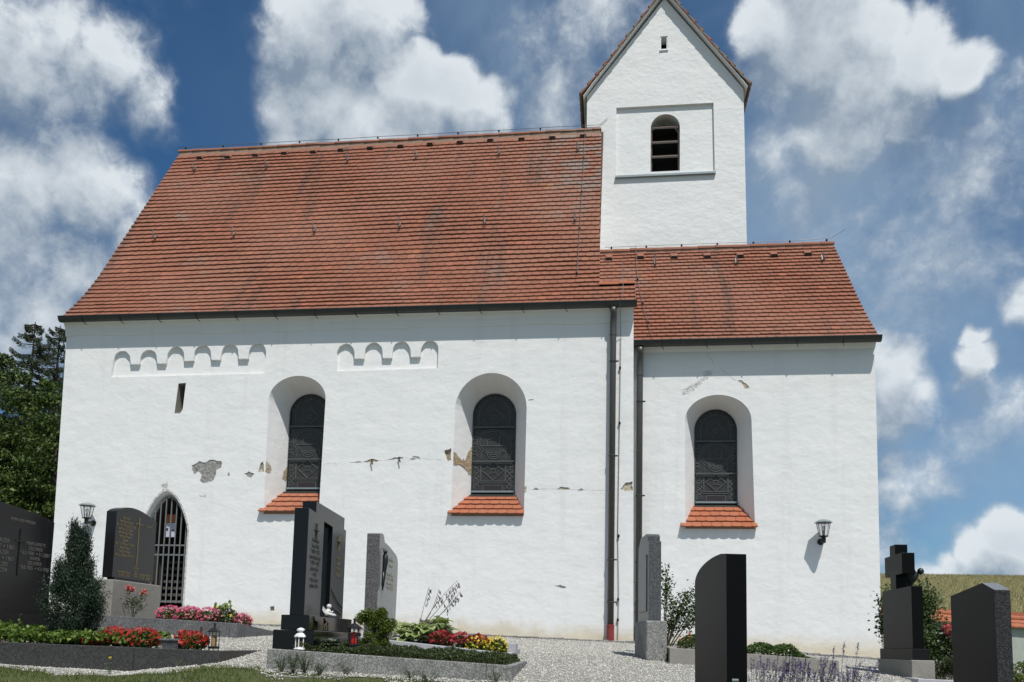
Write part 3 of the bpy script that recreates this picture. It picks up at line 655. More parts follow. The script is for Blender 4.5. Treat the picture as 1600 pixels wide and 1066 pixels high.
# boarding under the tiles and the north slopes
mb = MB()
for P, xa, xb, yr in ((nprof, -10.59, -.31, 3.79), (cprof, -.44, 4.51, 3.1)):
    for (v0, z0), (v1, z1) in zip(P, P[1:]):
        for f_ in (lambda v: v, lambda v, yr=yr: 2*yr-v):
            mb.hexa([(xa, f_(v0), z0-.05), (xb, f_(v0), z0-.05), (xb, f_(v1), z1-.05), (xa, f_(v1), z1-.05), (xa, f_(v0), z0-.006), (xb, f_(v0), z0-.006), (xb, f_(v1), z1-.006), (xa, f_(v1), z1-.006)])
mb.hexa([(-.4, -.17, 5.99), (.34, -.17, 5.99), (.34, .45, 6.66), (-.4, .45, 6.66), (-.4, -.17, 6.04), (.34, -.17, 6.04), (.34, .45, 6.70), (-.4, .45, 6.70)])
mb.build('roof_boarding', M['roof_under'], CH)
# tower roof
def tower_half(sg):
    P = [(-1.885, 12.60), (-1.62, 12.93), (-1.2, 13.46), (0, 15.08)]
    return resample([(a, b2) for a, b2 in P], .285)
mb = MB()
for sg in (-1, 1):
    mb = MB(); tiles(mb, tower_half(sg), lambda i: (3.625, 7.5), w=.2, th=.05, lift=.066, sag=0, jit=.002, mp=lambda u, v, z, sg=sg: (1.06+(v if sg < 0 else -v), u, z))
    build_tiles('tower_roof', mb, CH, M['tile'])
mb = MB()
for sg in (-1, 1):
    P = [(-1.84, 12.58), (-1.62, 12.90), (-1.2, 13.46), (0, 15.08)]
    for (a, z0), (b2, z1) in zip(P, P[1:]):
        xa, xb = 1.06+sg*(-a), 1.06+sg*(-b2)
        mb.hexa([(xa, 3.65, z0-.014), (xb, 3.65, z1-.014), (xb, 7.5, z1-.014), (xa, 7.5, z0-.014), (xa, 3.65, z0), (xb, 3.65, z1), (xb, 7.5, z1), (xa, 7.5, z0)])
mb.build('verge_board', M['tower_plaster'], CH)
# ridge tiles with mortar
def ridge(x0, x1, y, z, tilt=0):
    mb = MB(); x = x0; L = .36
    while x < x1-.02:
        e = min(x+L+.03, x1)
        j = random.uniform(-.006, .006); zz = z+j
        for (ra, rb, xa, xb) in ((.105, .095, x, e),):
            vs = []; n_ = 8
            for xx, rr in ((xa, ra), (xb, rb)):
                for k in range(n_+1):
                    a = PI*k/n_; vs.append((xx, y-rr*math.cos(a), zz+rr*.85*math.sin(a)))
            mb.add(vs, [(k, k+1, n_+2+k, n_+1+k) for k in range(n_)]); mb.add(vs[:n_+1], [tuple(range(n_+1))]); mb.add(vs[n_+1:], [tuple(range(n_+1))])
        x += L
    return mb
ridge(-10.64, -.36, 3.78, 11.76).build('ridge_tiles', M['tile'], NR)
mb = MB(); mb.box(-10.62, -.38, 3.70, 3.86, 11.66, 11.765); mb.build('ridge_mortar', M['mortar'], NR)
ridge(-.42, 4.54, 3.08, 8.49).build('ridge_tiles', M['tile'], CR)
mb = MB(); mb.box(-.42, 4.52, 3.0, 3.16, 8.40, 8.495); mb.build('ridge_mortar', M['mortar'], CR)
mb = ridge(-.3, .345, NP[4][0]+.07, NP[4][1]+.05); mb.build('shoulder_ridge', M['tile_new'], NR)

def on_prof(P, z):
    for (v0, z0), (v1, z1) in zip(P, P[1:]):
        if z0 <= z <= z1: return v0+(v1-v0)*(z-z0)/(z1-z0)
    return P[-1][0]
def snow_hook(x, z, P, parent):
    v = on_prof(P, z); mb = MB()
    mb.beam((x, v-.055, z+.005), (x, v+.06, z+.20), .022, .012, up=(0, -.8, .6))
    mb.tube([(x, v-.04, z+.05), (x, v-.10, z+.03), (x, v-.13, z+.10), (x, v-.125, z+.21)], .011, 5)
    mb.tube([(x, v-.05, z+.03), (x+.05, v-.09, z+.06)], .012, 5)
    mb.build('snow_hook', M['lightwire'], parent)
def vent(x, z, P, parent):
    v = on_prof(P, z); mb = MB(); w_ = .078
    A_ = [(x-w_, v-.06, z), (x+w_, v-.06, z), (x+w_*.75, v-.075, z+.05), (x-w_*.75, v-.075, z+.05), (x-w_, v+.11, z+.19), (x+w_, v+.11, z+.19)]
    mb.add(A_, [(0, 1, 2, 3), ], 1); mb.add(A_, [(3, 2, 5, 4), (0, 3, 4), (1, 5, 2)], 0)
    mb.build('roof_vent', [M['tile'], M['dark']], parent)
HOOKS_N = [(-9.92, 10.9), (-8.12, 10.88), (-6.19, 10.98), (-4.57, 10.99), (-2.65, 10.93), (-0.88, 10.92), (-9.83, 8.42), (-8.05, 8.42), (-6.28, 8.44), (-4.46, 8.48), (-2.68, 8.47), (-0.84, 8.46)]
HOOKS_C = [(0.81, 7.88), (2.45, 7.83), (4.16, 7.84)]
VENT_N = [(-9.99, 11.45), (-9.26, 11.41), (-8.57, 11.43), (-7.86, 11.45), (-7.14, 11.44), (-6.47, 11.46), (-5.76, 11.48), (-5.03, 11.49), (-4.33, 11.51), (-3.62, 11.52), (-2.91, 11.54), (-2.18, 11.52), (-1.47, 11.51), (-0.77, 11.52)]
VENT_C = [(-0.15, 8.18), (0.52, 8.19), (1.22, 8.15), (1.9, 8.13), (2.57, 8.11), (3.25, 8.09), (3.93, 8.1)]
for x, z in HOOKS_N: snow_hook(x, z, NP, NR)
for x, z in HOOKS_C: snow_hook(x, z, CP, CR)
for x, z in VENT_N: vent(x, z, NP, NR)
for x, z in VENT_C: vent(x, z, CP, CR)
# gutters
def gutter(x0, x1, y, z):
    mb = MB(); n_ = 8; vs = []
    prof_ = [(-.085, .06)]+[(-.075*math.cos(PI*k/n_), -.062*math.sin(PI*k/n_)+.03) for k in range(n_+1)]+[(.08, .06)]
    for x in (x0, x1): vs += [(x, y+a, z+b2) for a, b2 in prof_]
    k_ = len(prof_); mb.add(vs, [(i, i+1, k_+i+1, k_+i) for i in range(k_-1)]); mb.add(vs[:k_], [tuple(range(k_))]); mb.add(vs[k_:], [tuple(range(k_))])
    mb.tube([(x0, y-.085, z+.06), (x1, y-.085, z+.06)], .011, 6)
    g = mb.build('gutter', M['gutter'], CH)
    x = x0+.5
    while x < x1-.1:
        b_ = MB(); b_.tube([(x, y-.09, z+.07), (x, y-.08, z-.0), (x, y-.03, z-.045), (x+.03, y+.04, z-.07)], .007, 4); b_.build('bracket', M['dark_iron'], g); x += .77
gutter(-10.62, .375, -.185, 5.985)
gutter(.33, 4.545, .10, 5.355)
mb = MB(); mb.box(-10.63, .33, -.13, .02, 5.985, 6.03); mb.box(.40, 4.52, .15, .32, 5.395, 5.43); mb.build('soffit', M['roof_under'], CH)
# downpipes
def pipe(x, y, ztop, yg, zg, zbot, red):
    mb = MB(); mb.tube([(x, yg, zg), (x, yg, zg-.06), (x+.005, yg+.03, zg-.11), (x, y, ztop-.05), (x, y, ztop-.2), (x, y, zbot+.32)], [.062, .058, .056, .056, .056, .056], 14)
    p = mb.build('downpipe', M['pipe'], CH, smooth=True)
    for z in (ztop-.75, ztop-2.45, zbot+1.45, zbot+.72):
        c_ = MB(); c_.lathe([(.062, -.014), (.066, -.01), (.066, .01), (.062, .014)], (x, y, z), 14); c_.box(x+.06, x+.1, y-.012, y+.012, z-.012, z+.012); c_.box(x-.012, x+.012, y+.05, y+.10, z-.01, z+.01); c_.build('pipe_clamp', M['gutter'], p)
    c_ = MB(); c_.lathe([(.059, 0), (.062, .0), (.062, .03), (.059, .03)], (x, y, ztop-.28), 14); c_.build('pipe_collar', M['pipe'], p)
    c_ = MB(); c_.lathe([(.066, 0), (.066, .30), (.07, .30), (.07, .33), (.06, .335)], (x, y, zbot), 14); c_.build('pipe_foot', M['red_paint'] if red else M['pipe'], p)
pipe(-.035, -.10, 5.75, -.185, 5.95, .03, True)
pipe(.445, .20, 5.10, .10, 5.31, .02, False)
# lightning conductors
def wire(pts, name='lightning_conductor', r=.0055, clips=()):
    mb = MB(); mb.tube(pts, r, 5); w_ = mb.build(name, M['lightwire'], CH)
    for c_ in clips:
        b_ = MB(); b_.lathe([(.010, -.03), (.022, -.01), (.022, .015), (.008, .03)], c_, 6); b_.build('wire_clip', M['dark_iron'], w_)
wire([(-10.92, 3.78, 12.12), (-10.74, 3.78, 11.92)]+[(-10.7+i*1.03, 3.78, 11.925+.008*(i % 2)) for i in range(11)]+[(-.22, 3.78, 12.08)], clips=[(-10.5+i*.97, 3.78, 11.905) for i in range(11)])
wire([(-.24, 3.08, 8.63)]+[(x, 3.08, 8.632) for x in (1, 2, 3, 4)]+[(4.5, 3.08, 8.66), (4.78, 3.08, 8.84)], clips=[(-.1+i*.75, 3.08, 8.61) for i in range(7)])
wire([(-.72, on_prof(NP, z)-.075, z+.03) if z < 11.6 else (-.72, 3.7, 11.93) for z in (11.75, 10.5, 9, 8, 7.2, 6.86)], clips=[(-.72, on_prof(NP, z)-.075, z+.03) for z in (10.6, 9.4, 8.2, 6.86)])
wire([(.13, .02, 6.92), (.13, -.02, 6.66), (.13, -.25, 6.14), (.08, -.28, 6.06), (.09, -.16, 5.7), (.10, -.03, 5.5), (.075, -.02, 1.9), (.10, -.03, .9), (.09, -.03, .1)], clips=[(.09, -.03, z) for z in (4.9, 3.9, 1.9, .8, .45)])
wire([(.42, 3.0, 8.6), (.44, 1.98, 7.38), (.52, 1.2, 6.55), (.60, .55, 5.92), (.66, .06, 5.50)], clips=[(.44, 1.98, 7.40), (.52, 1.2, 6.57), (.60, .55, 5.94)])

# ------------------------------------------------------------------ tower
mb = MB()
tw = [(-.66, 7.0), (-.70, 12.66), (.16, 13.78), (1.06, 14.98), (1.95, 13.80), (2.83, 12.62), (2.90, 7.0)]
panel = [(-.008, 10.66), (-.02, 12.335), (2.165, 12.325), (2.19, 10.69)]
lou = arch(.765, 1.42, 11.83, 12.15, 10.765); gw = [(.965, 13.69), (.965, 14.03), (1.14, 14.035), (1.145, 13.69)]
wall_face(mb, tw, [panel, gw], 3.8); reveal(mb, panel, panel, 3.8, 3.86); wall_face(mb, panel, [lou], 3.86)
reveal(mb, lou, lou, 3.86, 4.3); reveal(mb, gw, gw, 3.8, 4.1)
mb.add([(-.66, 3.8, 7), (-.66, 7.4, 7), (-.70, 7.4, 12.66), (-.70, 3.8, 12.66)], [(0, 1, 2, 3)]); mb.add([(2.90, 3.8, 7), (2.90, 7.4, 7), (2.83, 7.4, 12.62), (2.83, 3.8, 12.62)], [(0, 1, 2, 3)])
mb.add([(p[0], 7.4, p[1]) for p in tw], [tuple(range(7))])
mb.build('tower_wall', M['tower_plaster'], CH)
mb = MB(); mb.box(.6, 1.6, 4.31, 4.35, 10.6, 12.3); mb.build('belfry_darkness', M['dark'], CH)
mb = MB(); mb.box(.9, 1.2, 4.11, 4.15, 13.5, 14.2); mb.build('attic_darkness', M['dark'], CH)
bl = MB(); bl.prism([(y, z) for y, z in ((3.80, 10.60), (3.735, 10.60), (3.735, 10.645), (3.87, 10.70), (3.87, 10.66))], 0, -.03, 2.205); bl.build('belfry_sill', M['zinc'], CH)
lf = MB(); lf.box(.768, .80, 3.92, 3.99, 10.79, 11.9); lf.box(1.385, 1.417, 3.92, 3.99, 10.79, 11.9); lf.box(.768, 1.417, 3.92, 3.99, 10.77, 10.80)
LW = lf.build('belfry_window', M['louvre'], CH)
for z in (11.13, 11.48, 11.84):
    b_ = MB(); b_.hexa([(.80, 3.885, z-.03), (1.385, 3.885, z-.03), (1.385, 4.10, z+.13), (.80, 4.10, z+.13), (.80, 3.875, z+.005), (1.385, 3.875, z+.005), (1.385, 4.09, z+.165), (.80, 4.09, z+.165)]); b_.build('louvre', M['louvre'], LW)
b_ = MB(); b_.box(.955, 1.15, 3.775, 3.85, 13.665, 13.70); b_.box(.967, .99, 3.81, 3.85, 13.70, 14.03); b_.box(1.115, 1.138, 3.81, 3.85, 13.70, 14.03); b_.build('gable_window', M['white_paint'], CH)

# ------------------------------------------------------------------ door with iron gate
b_ = MB(); b_.prism(door_b, 1, .16, 1.6); dr = b_.build('porch_interior', M['wood'], CH)
bm = bmesh.new(); bm.from_mesh(dr.data); bmesh.ops.delete(bm, geom=[f for f in bm.faces if all(abs(v.co.y-.16) < 1e-3 for v in f.verts)], context='FACES'); bm.to_mesh(dr.data); bm.free()
gt = MB()
def din(x, z):  # inside the door arch
    for (xa, za), (xb, zb2) in zip(door_b[1:-1], door_b[2:-1]):
        if xa <= x <= xb: return za+(zb2-za)*(x-xa)/(xb-xa+1e-9)
    return .6
for k in range(8):
    x = -8.64+k*.105; zt = din(x, 0)-.02; zb_ = .6
    gt.beam((x, .075, zb_), (x, .075, zt), .019, .019, up=(0, 1, 0))
for z in (.63, 1.50, 1.68): gt.box(-8.68, -7.88, .088, .10, z-.014, z+.014)
gt.tube([(p[0], .075, p[1]) for p in door_b[:-1]]+[(-7.88, .075, .55)], .016, 5)
GT = gt.build('iron_gate', M['iron'], CH)
b_ = MB(); b_.box(-8.44, -8.25, .30, .305, 1.86, 2.13); b_.build('paper_notice', M['paper'], GT)
b_ = MB(); b_.box(-8.42, -8.385, .294, .299, 1.985, 2.03); b_.box(-8.32, -8.27, .294, .299, 1.975, 2.0); b_.build('notice_print', M['ink'], GT)
b_ = MB(); b_.box(-8.44, -8.26, .30, .305, 2.14, 2.29); b_.build('orange_notice', M['orange_paper'], GT)
b_ = MB()
for k in range(7): b_.box(-8.66, -7.9, .45+.06*k, .62+.06*k, .62+k*.13, .67+k*.13)
b_.box(-8.0, -7.93, .4, .5, .5, 1.6); b_.build('wooden_steps', M['wood'], CH)
b_ = MB(); b_.box(-8.72, -7.83, -.02, .3, .30, .52); b_.build('door_sill', M['concrete'], CH)

# ------------------------------------------------------------------ tiled window sills
for (ty, by, tz, bz, tx0, tx1, bx0, bx1) in ((.46, -.075, 2.735, 2.285, -6.22, -5.37, -6.46, -5.33), (.46, -.085, 2.675, 2.255, -2.64, -1.79, -2.93, -1.56), (.74, .215, 2.535, 2.085, 1.42, 2.25, 1.165, 2.475)):
    P = [(by+(ty-by)*k/4, bz+(tz-bz)*k/4) for k in range(5)]
    mb = MB(); tiles(mb, P, lambda i: (bx0+(tx0-bx0)*i/4, bx1+(tx1-bx1)*i/4), w=.17, th=.022, lift=.036, jit=.003, sag=0)
    o = build_tiles('window_sill', mb, CH, M['tile_new'])
    mb = MB(); mb.hexa([(bx0+.02, by+.03, bz-.10), (bx1-.02, by+.03, bz-.10), (tx1, ty+.05, tz-.1), (tx0, ty+.05, tz-.1), (bx0+.02, by+.03, bz-.015), (bx1-.02, by+.03, bz-.015), (tx1, ty+.05, tz-.01), (tx0, ty+.05, tz-.01)])
    # mortar bed only inside the wall
    mb = MB(); yw = .0 if bz > 2.2 else .3
    f0 = (yw-by)/(ty-by); zw = bz+(tz-bz)*f0
    mb.hexa([(bx0+.09, yw+.004, zw-.1), (bx1-.03, yw+.004, zw-.1), (tx1, ty+.06, tz-.1), (tx0, ty+.06, tz-.1), (bx0+.09, yw+.004, zw-.012), (bx1-.03, yw+.004, zw-.012), (tx1, ty+.06, tz-.006), (tx0, ty+.06, tz-.006)])
    mb.build('mortar_bed', M['mortar'], o)

# ------------------------------------------------------------------ plaster damage (each a thin ragged patch with its own relief)
def patch(pts, m, y=0, name='plaster_loss', rag=.012, th=.004):
    P = []
    for i, p in enumerate(pts):
        q = pts[(i+1) % len(pts)]; d = math.hypot(q[0]-p[0], q[1]-p[1]); k = max(1, int(d/.025))
        for j in range(k): f_ = j/k; P.append((p[0]+(q[0]-p[0])*f_+random.uniform(-rag, rag), p[1]+(q[1]-p[1])*f_+random.uniform(-rag, rag)))
    mb = MB(); mb.prism([(a, b2) for a, b2 in P], 1, y-th, y+.001); return mb.build(name, m, CH)
patch([(-7.12, 3.0), (-7.09, 3.06), (-7.08, 2.98)], M['render_grey'], rag=.006)
patch([(-8.42, 2.80), (-8.30, 2.86), (-8.28, 2.76), (-8.36, 2.70)], M['render_pale']); patch([(-7.66, 2.60), (-7.50, 2.62), (-7.52, 2.59)], M['render_pale'])
patch([(-1.57, 2.77), (-1.53, 2.80), (-1.53, 2.70), (-1.56, 2.66)], M['render_tan'], rag=.005)
patch([(-4.78, 3.225), (-4.6, 3.24), (-4.56, 3.235), (-4.6, 3.225)], M['crack'], rag=.004, name='crack')
patch([(-4.07, 3.27), (-3.95, 3.31), (-3.80, 3.32), (-3.79, 3.30), (-3.92, 3.285)], M['crack'], rag=.006, name='crack')
patch([(-3.67, 3.27), (-3.58, 3.28), (-3.57, 3.295)], M['crack'], rag=.004, name='crack')
for i, seg in enumerate(([(-5.28, 3.19), (-5.12, 3.215), (-5.02, 3.19), (-4.97, 3.22)], [(-3.79, 3.305), (-3.7, 3.3), (-3.45, 3.29), (-3.2, 3.27), (-3.05, 3.28)], [(-4.3, 3.25), (-4.17, 3.26), (-4.05, 3.27)], [(-1.5, 2.73), (-1.1, 2.735), (-.4, 2.71), (-.05, 2.70)])):
    for (a, b2), (c_, d_) in zip(seg, seg[1:]): patch([(a, b2), ((a+c_)/2, (b2+d_)/2+.004), (c_, d_), ((a+c_)/2, (b2+d_)/2-.003)], M['fine_crack'], rag=.002, name='crack', th=.0015)
patch([(-1.0, 1.02), (-.9, 1.04), (-.80, 1.0), (-.86, .985), (-.93, 1.01)], M['crack'], rag=.004, name='crack')
patch([(1.55, 4.80), (1.57, 4.92), (1.75, 4.93), (1.70, 4.84), (1.58, 4.74), (1.42, 4.60), (1.30, 4.50), (1.20, 4.50), (1.20, 4.58), (1.36, 4.68)], M['faint_loss'], y=.3, rag=.016, th=.002)
for seg in ([(1.62, 5.22), (1.72, 5.12), (1.74, 5.02)], [(1.84, 5.0), (1.96, 4.88), (2.05, 4.80), (2.12, 4.75)]):
    for (a, b2), (c_, d_) in zip(seg, seg[1:]): patch([(a, b2), (c_, d_), (c_+.004, d_+.003), (a+.004, b2+.003)], M['fine_crack'], y=.3, rag=.002, name='crack', th=.002)
patch([(-1.53, 4.355), (-1.44, 4.365), (-1.44, 4.35), (-1.53, 4.345)], M['render_grey'], rag=.002, name='crack')  # grey strip painted for the shadow line of a small plaster notch
# losses on the splayed reveals
def reveal_patch(w_, i, pts, m):
    f_, g_ = w_['f'][i], w_['g'][i]  # bottom-left corner line
    f2, g2 = w_['f'][i+1], w_['g'][i+1]; y0, y1 = w_['y'], w_['gy']; mb = MB(); V_ = []
    for u, z in pts:
        u += random.uniform(-.015, .015); z += random.uniform(-.012, .012)
        xf = f_[0]+(f2[0]-f_[0])*(z-f_[1])/(f2[1]-f_[1]); xg = g_[0]+(g2[0]-g_[0])*(z-g_[1])/(g2[1]-g_[1])
        V_.append((xf+(xg-xf)*u+.006, y0+(y1-y0)*u-.003, z))
    mb.add(V_, [tuple(range(len(V_)))]); mb.build('plaster_loss', m, CH)
def rag(pts, n=3):
    o = []
    for p, q in zip(pts, pts[1:]+pts[:1]):
        for k in range(n): o.append((p[0]+(q[0]-p[0])*k/n, p[1]+(q[1]-p[1])*k/n))
    return o
reveal_patch(win[0], 0, rag([(.0, 3.06), (.0, 3.26), (.2, 3.20), (.26, 3.08), (.15, 3.04)]), M['render_tan'])
reveal_patch(win[0], 0, rag([(.75, 3.0), (.8, 3.14), (.99, 3.3), (.99, 3.02), (.9, 2.98)]), M['brick'])
reveal_patch(win[1], 0, rag([(.0, 3.17), (.0, 3.42), (.2, 3.38), (.45, 3.3), (.5, 3.36), (.6, 3.3), (.75, 3.5), (.9, 3.58), (.99, 3.66), (.99, 3.0), (.93, 3.08), (.8, 3.14), (.5, 3.2), (.25, 3.22)]), M['brick'])
reveal_patch(win[1], 0, rag([(.72, 3.45), (.93, 3.62), (.97, 3.1), (.78, 3.1)]), M['render_tan'])
# iron wall ties
for x, z in ((-4.37, 3.27), (-3.86, 3.31)):
    mb = MB(); mb.beam((x, .02, z), (x, -.05, z-.01), .03, .012); mb.beam((x, -.045, z), (x+.03, -.05, z-.10), .02, .01, up=(0, 1, 0)); mb.build('wall_tie', M['rust'], CH)
mb = MB(); mb.box(-6.155, -6.085, .05, .1, .49, .57); mb.build('drain_brick', M['brick'], CH)
mb = MB()   # dressed stone round the gothic door
of = [((p[0]+8.295)*1.07-8.295, (p[1]-1.5)*1.035+1.5) for p in door_f]
n_ = len(of)
for a in range(n_-1):
    p, q, r_, s_ = of[a], of[a+1], door_f[a+1], door_f[a]
    mb.add([(p[0], -.006, p[1]), (q[0], -.006, q[1]), (r_[0], -.006, r_[1]), (s_[0], -.006, s_[1])], [(0, 1, 2, 3)]); mb.add([(p[0], -.006, p[1]), (q[0], -.006, q[1]), (q[0], .001, q[1]), (p[0], .001, p[1])], [(0, 1, 2, 3)])
mb.build('door_surround', M['render_pale'], CH)

# kerb of setts along the foot of the wall
mb = MB(); x = -10.4
while x < 4.4:
    w_ = random.uniform(.16, .26); y0 = -.16 if x < .3 else -.02; z = Hf(x, y0)+random.uniform(-.006, .006)+.035
    mb.box(x, x+w_-.012, y0-.13, y0, z-.15, z); x += w_
tag(mb.build('stone_edging', [M['granite']], None, bevel=.008), 'low row of weathered granite setts along the foot of the church wall', 'edging')

# ------------------------------------------------------------------ wall lamps
def wall_lamp(x, y, zt, label, dist):
    t = thing('wall_lamp', label, 'lamp', (x, y, zt), 0, 'lantern lamps on the church wall')
    n = 6
    mb = MB(); mb.lathe([(.15, -.064), (.155, -.055), (.105, -.018), (.05, -.004), (.02, 0)], (0, 0, 0), n); mb.build('lamp_cap', M['zinc'], t)
    mb = MB()
    for k in range(n):
        a = 2*PI*(k+.5)/n; p = (.118*math.cos(a), .118*math.sin(a), -.062); q = (.070*math.cos(a), .070*math.sin(a), -.285); mb.tube([p, q], .0055, 5)
    mb.lathe([(.074, -.30), (.078, -.285), (.07, -.28)], (0, 0, 0), n); mb.lathe([(.12, -.072), (.12, -.062), (.10, -.062)], (0, 0, 0), n); mb.build('lamp_frame', M['dark_iron'], t)
    mb = MB()
    for k in range(n):
        a, b2 = 2*PI*(k+.5)/n, 2*PI*(k+1.5)/n
        mb.add([(.112*math.cos(a), .112*math.sin(a), -.07), (.112*math.cos(b2), .112*math.sin(b2), -.07), (.066*math.cos(b2), .066*math.sin(b2), -.285), (.066*math.cos(a), .066*math.sin(a), -.285)], [(0, 1, 2, 3)])
    mb.build('lamp_glass', M['clear'], t)
    mb = MB(); mb.lathe([(.014, -.20), (.034, -.17), (.036, -.15), (.02, -.118), (.004, -.11)], (0, 0, 0), 10); mb.build('bulb', M['bulb'], t, smooth=True)
    mb = MB(); mb.lathe([(.02, -.28), (.022, -.20), (.016, -.195)], (0, 0, 0), 8); mb.lathe([(.03, -.30), (.038, -.31), (.034, -.40), (.02, -.405)], (0, 0, 0), 10)
    mb.tube([(0, 0, -.355), (0, dist-.03, -.36)], .024, 8); mb.tube([(0, dist-.035, -.36), (0, dist-.015, -.36), (0, dist, -.36)], [.03, .055, .058], 14); mb.build('bracket', M['dark_iron'], t)
m, t, b = mat('clear_glass'); b.inputs['Base Color'].default_value = (.9, .95, .95, 1); b.inputs['Roughness'].default_value = .05; b.inputs['Alpha'].default_value = .22; M['clear'] = m
wall_lamp(-9.73, -.22, 2.43, 'lantern shaped wall lamp on the left end of the church wall above the yew', .22)
wall_lamp(3.53, .08, 2.225, 'lantern shaped wall lamp on the bare chancel wall right of the round arched window', .22)

# ------------------------------------------------------------------ graves
def slab(name, prof, x0, x1, parent, mats=('black_polish', 'black_rough'), bevel=.004):
    mb = MB(); mb.prism(prof, 0, x0, x1, 0, 1); return mb.build(name, [M[k] for k in mats], parent, bevel=bevel)
def text(body, y, z, size, m, parent, x=.003, align='CENTER', face=1, name='inscription', sx=1.0):
    c = bpy.data.curves.new(name, 'FONT'); c.body = body; c.size = size; c.align_x = align; c.align_y = 'CENTER'; c.extrude = .0008; c.space_line = .95
    tmp = bpy.data.objects.new('t', c); COL.objects.link(tmp); bpy.context.view_layer.update()
    me = bpy.data.meshes.new_from_object(tmp.evaluated_get(bpy.context.evaluated_depsgraph_get())); bpy.data.objects.remove(tmp)
    me.transform(Matrix(((0, 0, face, x), (face*sx, 0, 0, y), (0, 1, 0, z), (0, 0, 0, 1)))); me.materials.clear()
    return link_mesh(name, me, m, parent)
def plate_cross(cy, z0, z1, za, hw, w_, m, parent, x=0):
    mb = MB(); mb.box(x, x+.012, cy-w_/2, cy+w_/2, z0, z1); mb.box(x+.001, x+.014, cy-hw, cy+hw, za-w_/2, za+w_/2); return mb.build('cross', m, parent)

# wide black stone at the left edge
t = thing('headstone', 'wide polished black family headstone cut off by the left edge, with a slim metal cross', 'headstone', (-7.0, -5.8, .02), 0)
slab('slab', [(-1.0, .20), (-1.0, 1.36), (-.8, 1.46), (-.5, 1.50), (-.1, 1.465), (.3, 1.435), (.55, 1.405), (.66, 1.39), (.66, .20)], -.18, 0, t, ('black_satin', 'black_satin'))
slab('pillar', [(.672, .20), (.672, 1.39), (.72, 1.385), (.80, 1.37), (.80, .20)], -.16, -.015, t, ('black_satin', 'black_rough'))
slab('base', [(-1.1, -.1), (-1.1, .2), (.86, .2), (.86, -.1)], -.28, .10, t, ('black_satin', 'black_satin'))
plate_cross(.17, .64, 1.20, 1.055, .085, .016, M['bronze'], t)
text('HERR GIB FRIEDEN', .2, 1.30, .052, M['engraved_light'], t)
text('MARGARETE\nZELLERER\n* 2.5.1930  + 9.1.2007\nXAVER\nZELLERER\n* 8.6.1925  + 4.3.1998', .46, .90, .062, M['engraved_light'], t)
text('MAZER\n* 1887 + 1961\nMAZER\n* 1891 + 1967\nMAZER\nMAZER', -.12, .86, .072, M['engraved_light'], t)
# black stone with gold letters
t = thing('headstone', 'black headstone with gold lettering and a tall gold cross, in front of the pointed doorway', 'headstone', (-6.43, -4.1, .0), 0)
arcp = [(-.5+k/12, 1.60+.10*math.sin(PI*(k/12)**.8)) for k in range(13)]
slab('slab', [(-.5, .735)]+arcp+[(.5, .735)], -.14, 0, t, ('black_polish', 'black_satin'))
slab('foot', [(-.42, .70), (-.42, .735), (.42, .735), (.42, .70)], -.12, -.02, t, ('black_satin', 'black_satin'))
mb = MB(); mb.box(-.20, .08, -.60, .60, -.1, .70); mb.build('plinth', M['concrete'], t, bevel=.01)
mb = MB(); mb.box(0, .008, .045, .057, .96, 1.60); mb.box(.001, .009, -.03, .13, 1.495, 1.507); mb.build('cross', M['gold'], t)
text('Hier ruhen\nFrau Maria Kreitner\ngeb. 13.1.1901 gest. 8.2.1980\nund Frau Rosa Huber\nund Herr Josef Huber\nHerr Josef Kreitner\nLandwirt\ngeb. 7.2.1899 gest. 1.4.1961\nAnton Kreitner\nFrau Resi Kreitner\ngeb. 3.6.1930 gest. 9.8.1999', -.26, 1.29, .052, M['gold'], t, sx=.75)
text('Gott\ngib ihnen\ndie\newige\nRuhe', .05, .86, .038, M['gold'], t)
text('Herr Matthias Kreitner\n* 4.2.1925 + 3.1.2004', -.24, .80, .045, M['gold'], t, sx=.7)
text('Frau Barbara Kreitner\n* 6.7.1928 + 2.9.2010', .27, .80, .045, M['gold'], t, sx=.7)
text('z. Gedenken', .3, 1.50, .035, M['gold'], t)
# black double stone
t = thing('headstone', 'tall black headstone of two slabs joined by a lintel above an open slit', 'headstone', (-2.868, -6.6, -.1), 0)
slab('slab', [(-.6, .32), (-.6, 1.34), (-.4, 1.325), (-.4, 1.435), (.5, 1.40), (.5, 1.285), (.57, 1.275), (.57, .32), (.12, .32), (.12, 1.25), (-.15, 1.27), (-.15, .32)], -.142, 0, t, ('satin_grey', 'black_polish'))
mb = MB(); mb.box(-.19, .08, -.68, .65, .18, .32); mb.build('plinth', M['black_polish'], t, bevel=.005)
mb = MB(); mb.box(-.23, .16, -.76, .75, -.15, .178); mb.build('base', M['black_polish'], t, bevel=.005)
mb = MB(); mb.tube([(-.07, -.02, .33), (-.07, -.02, 1.24)], .008, 6); mb.build('steel_rod', M['zinc'], t)
plate_cross(-.37, 1.04, 1.22, 1.15, .055, .008, M['engraved'], t)
plate_cross(.34, 1.03, 1.19, 1.13, .055, .010, M['gold'], t)
text('Hier ruhen\nXaver Seidl\n* 1898 + 1971\nAnna Maria Seidl\n* 1903 + 1988\nJohann Seidl\n+ 1943\n+ Otto Seidl +\ngefallen 1944', -.375, .83, .058, M['engraved'], t, sx=.75)
text('Rosa\nSeidl\n* 1931\n+ 2009', .34, .86, .06, M['gold'], t, sx=.8)
mb = MB()
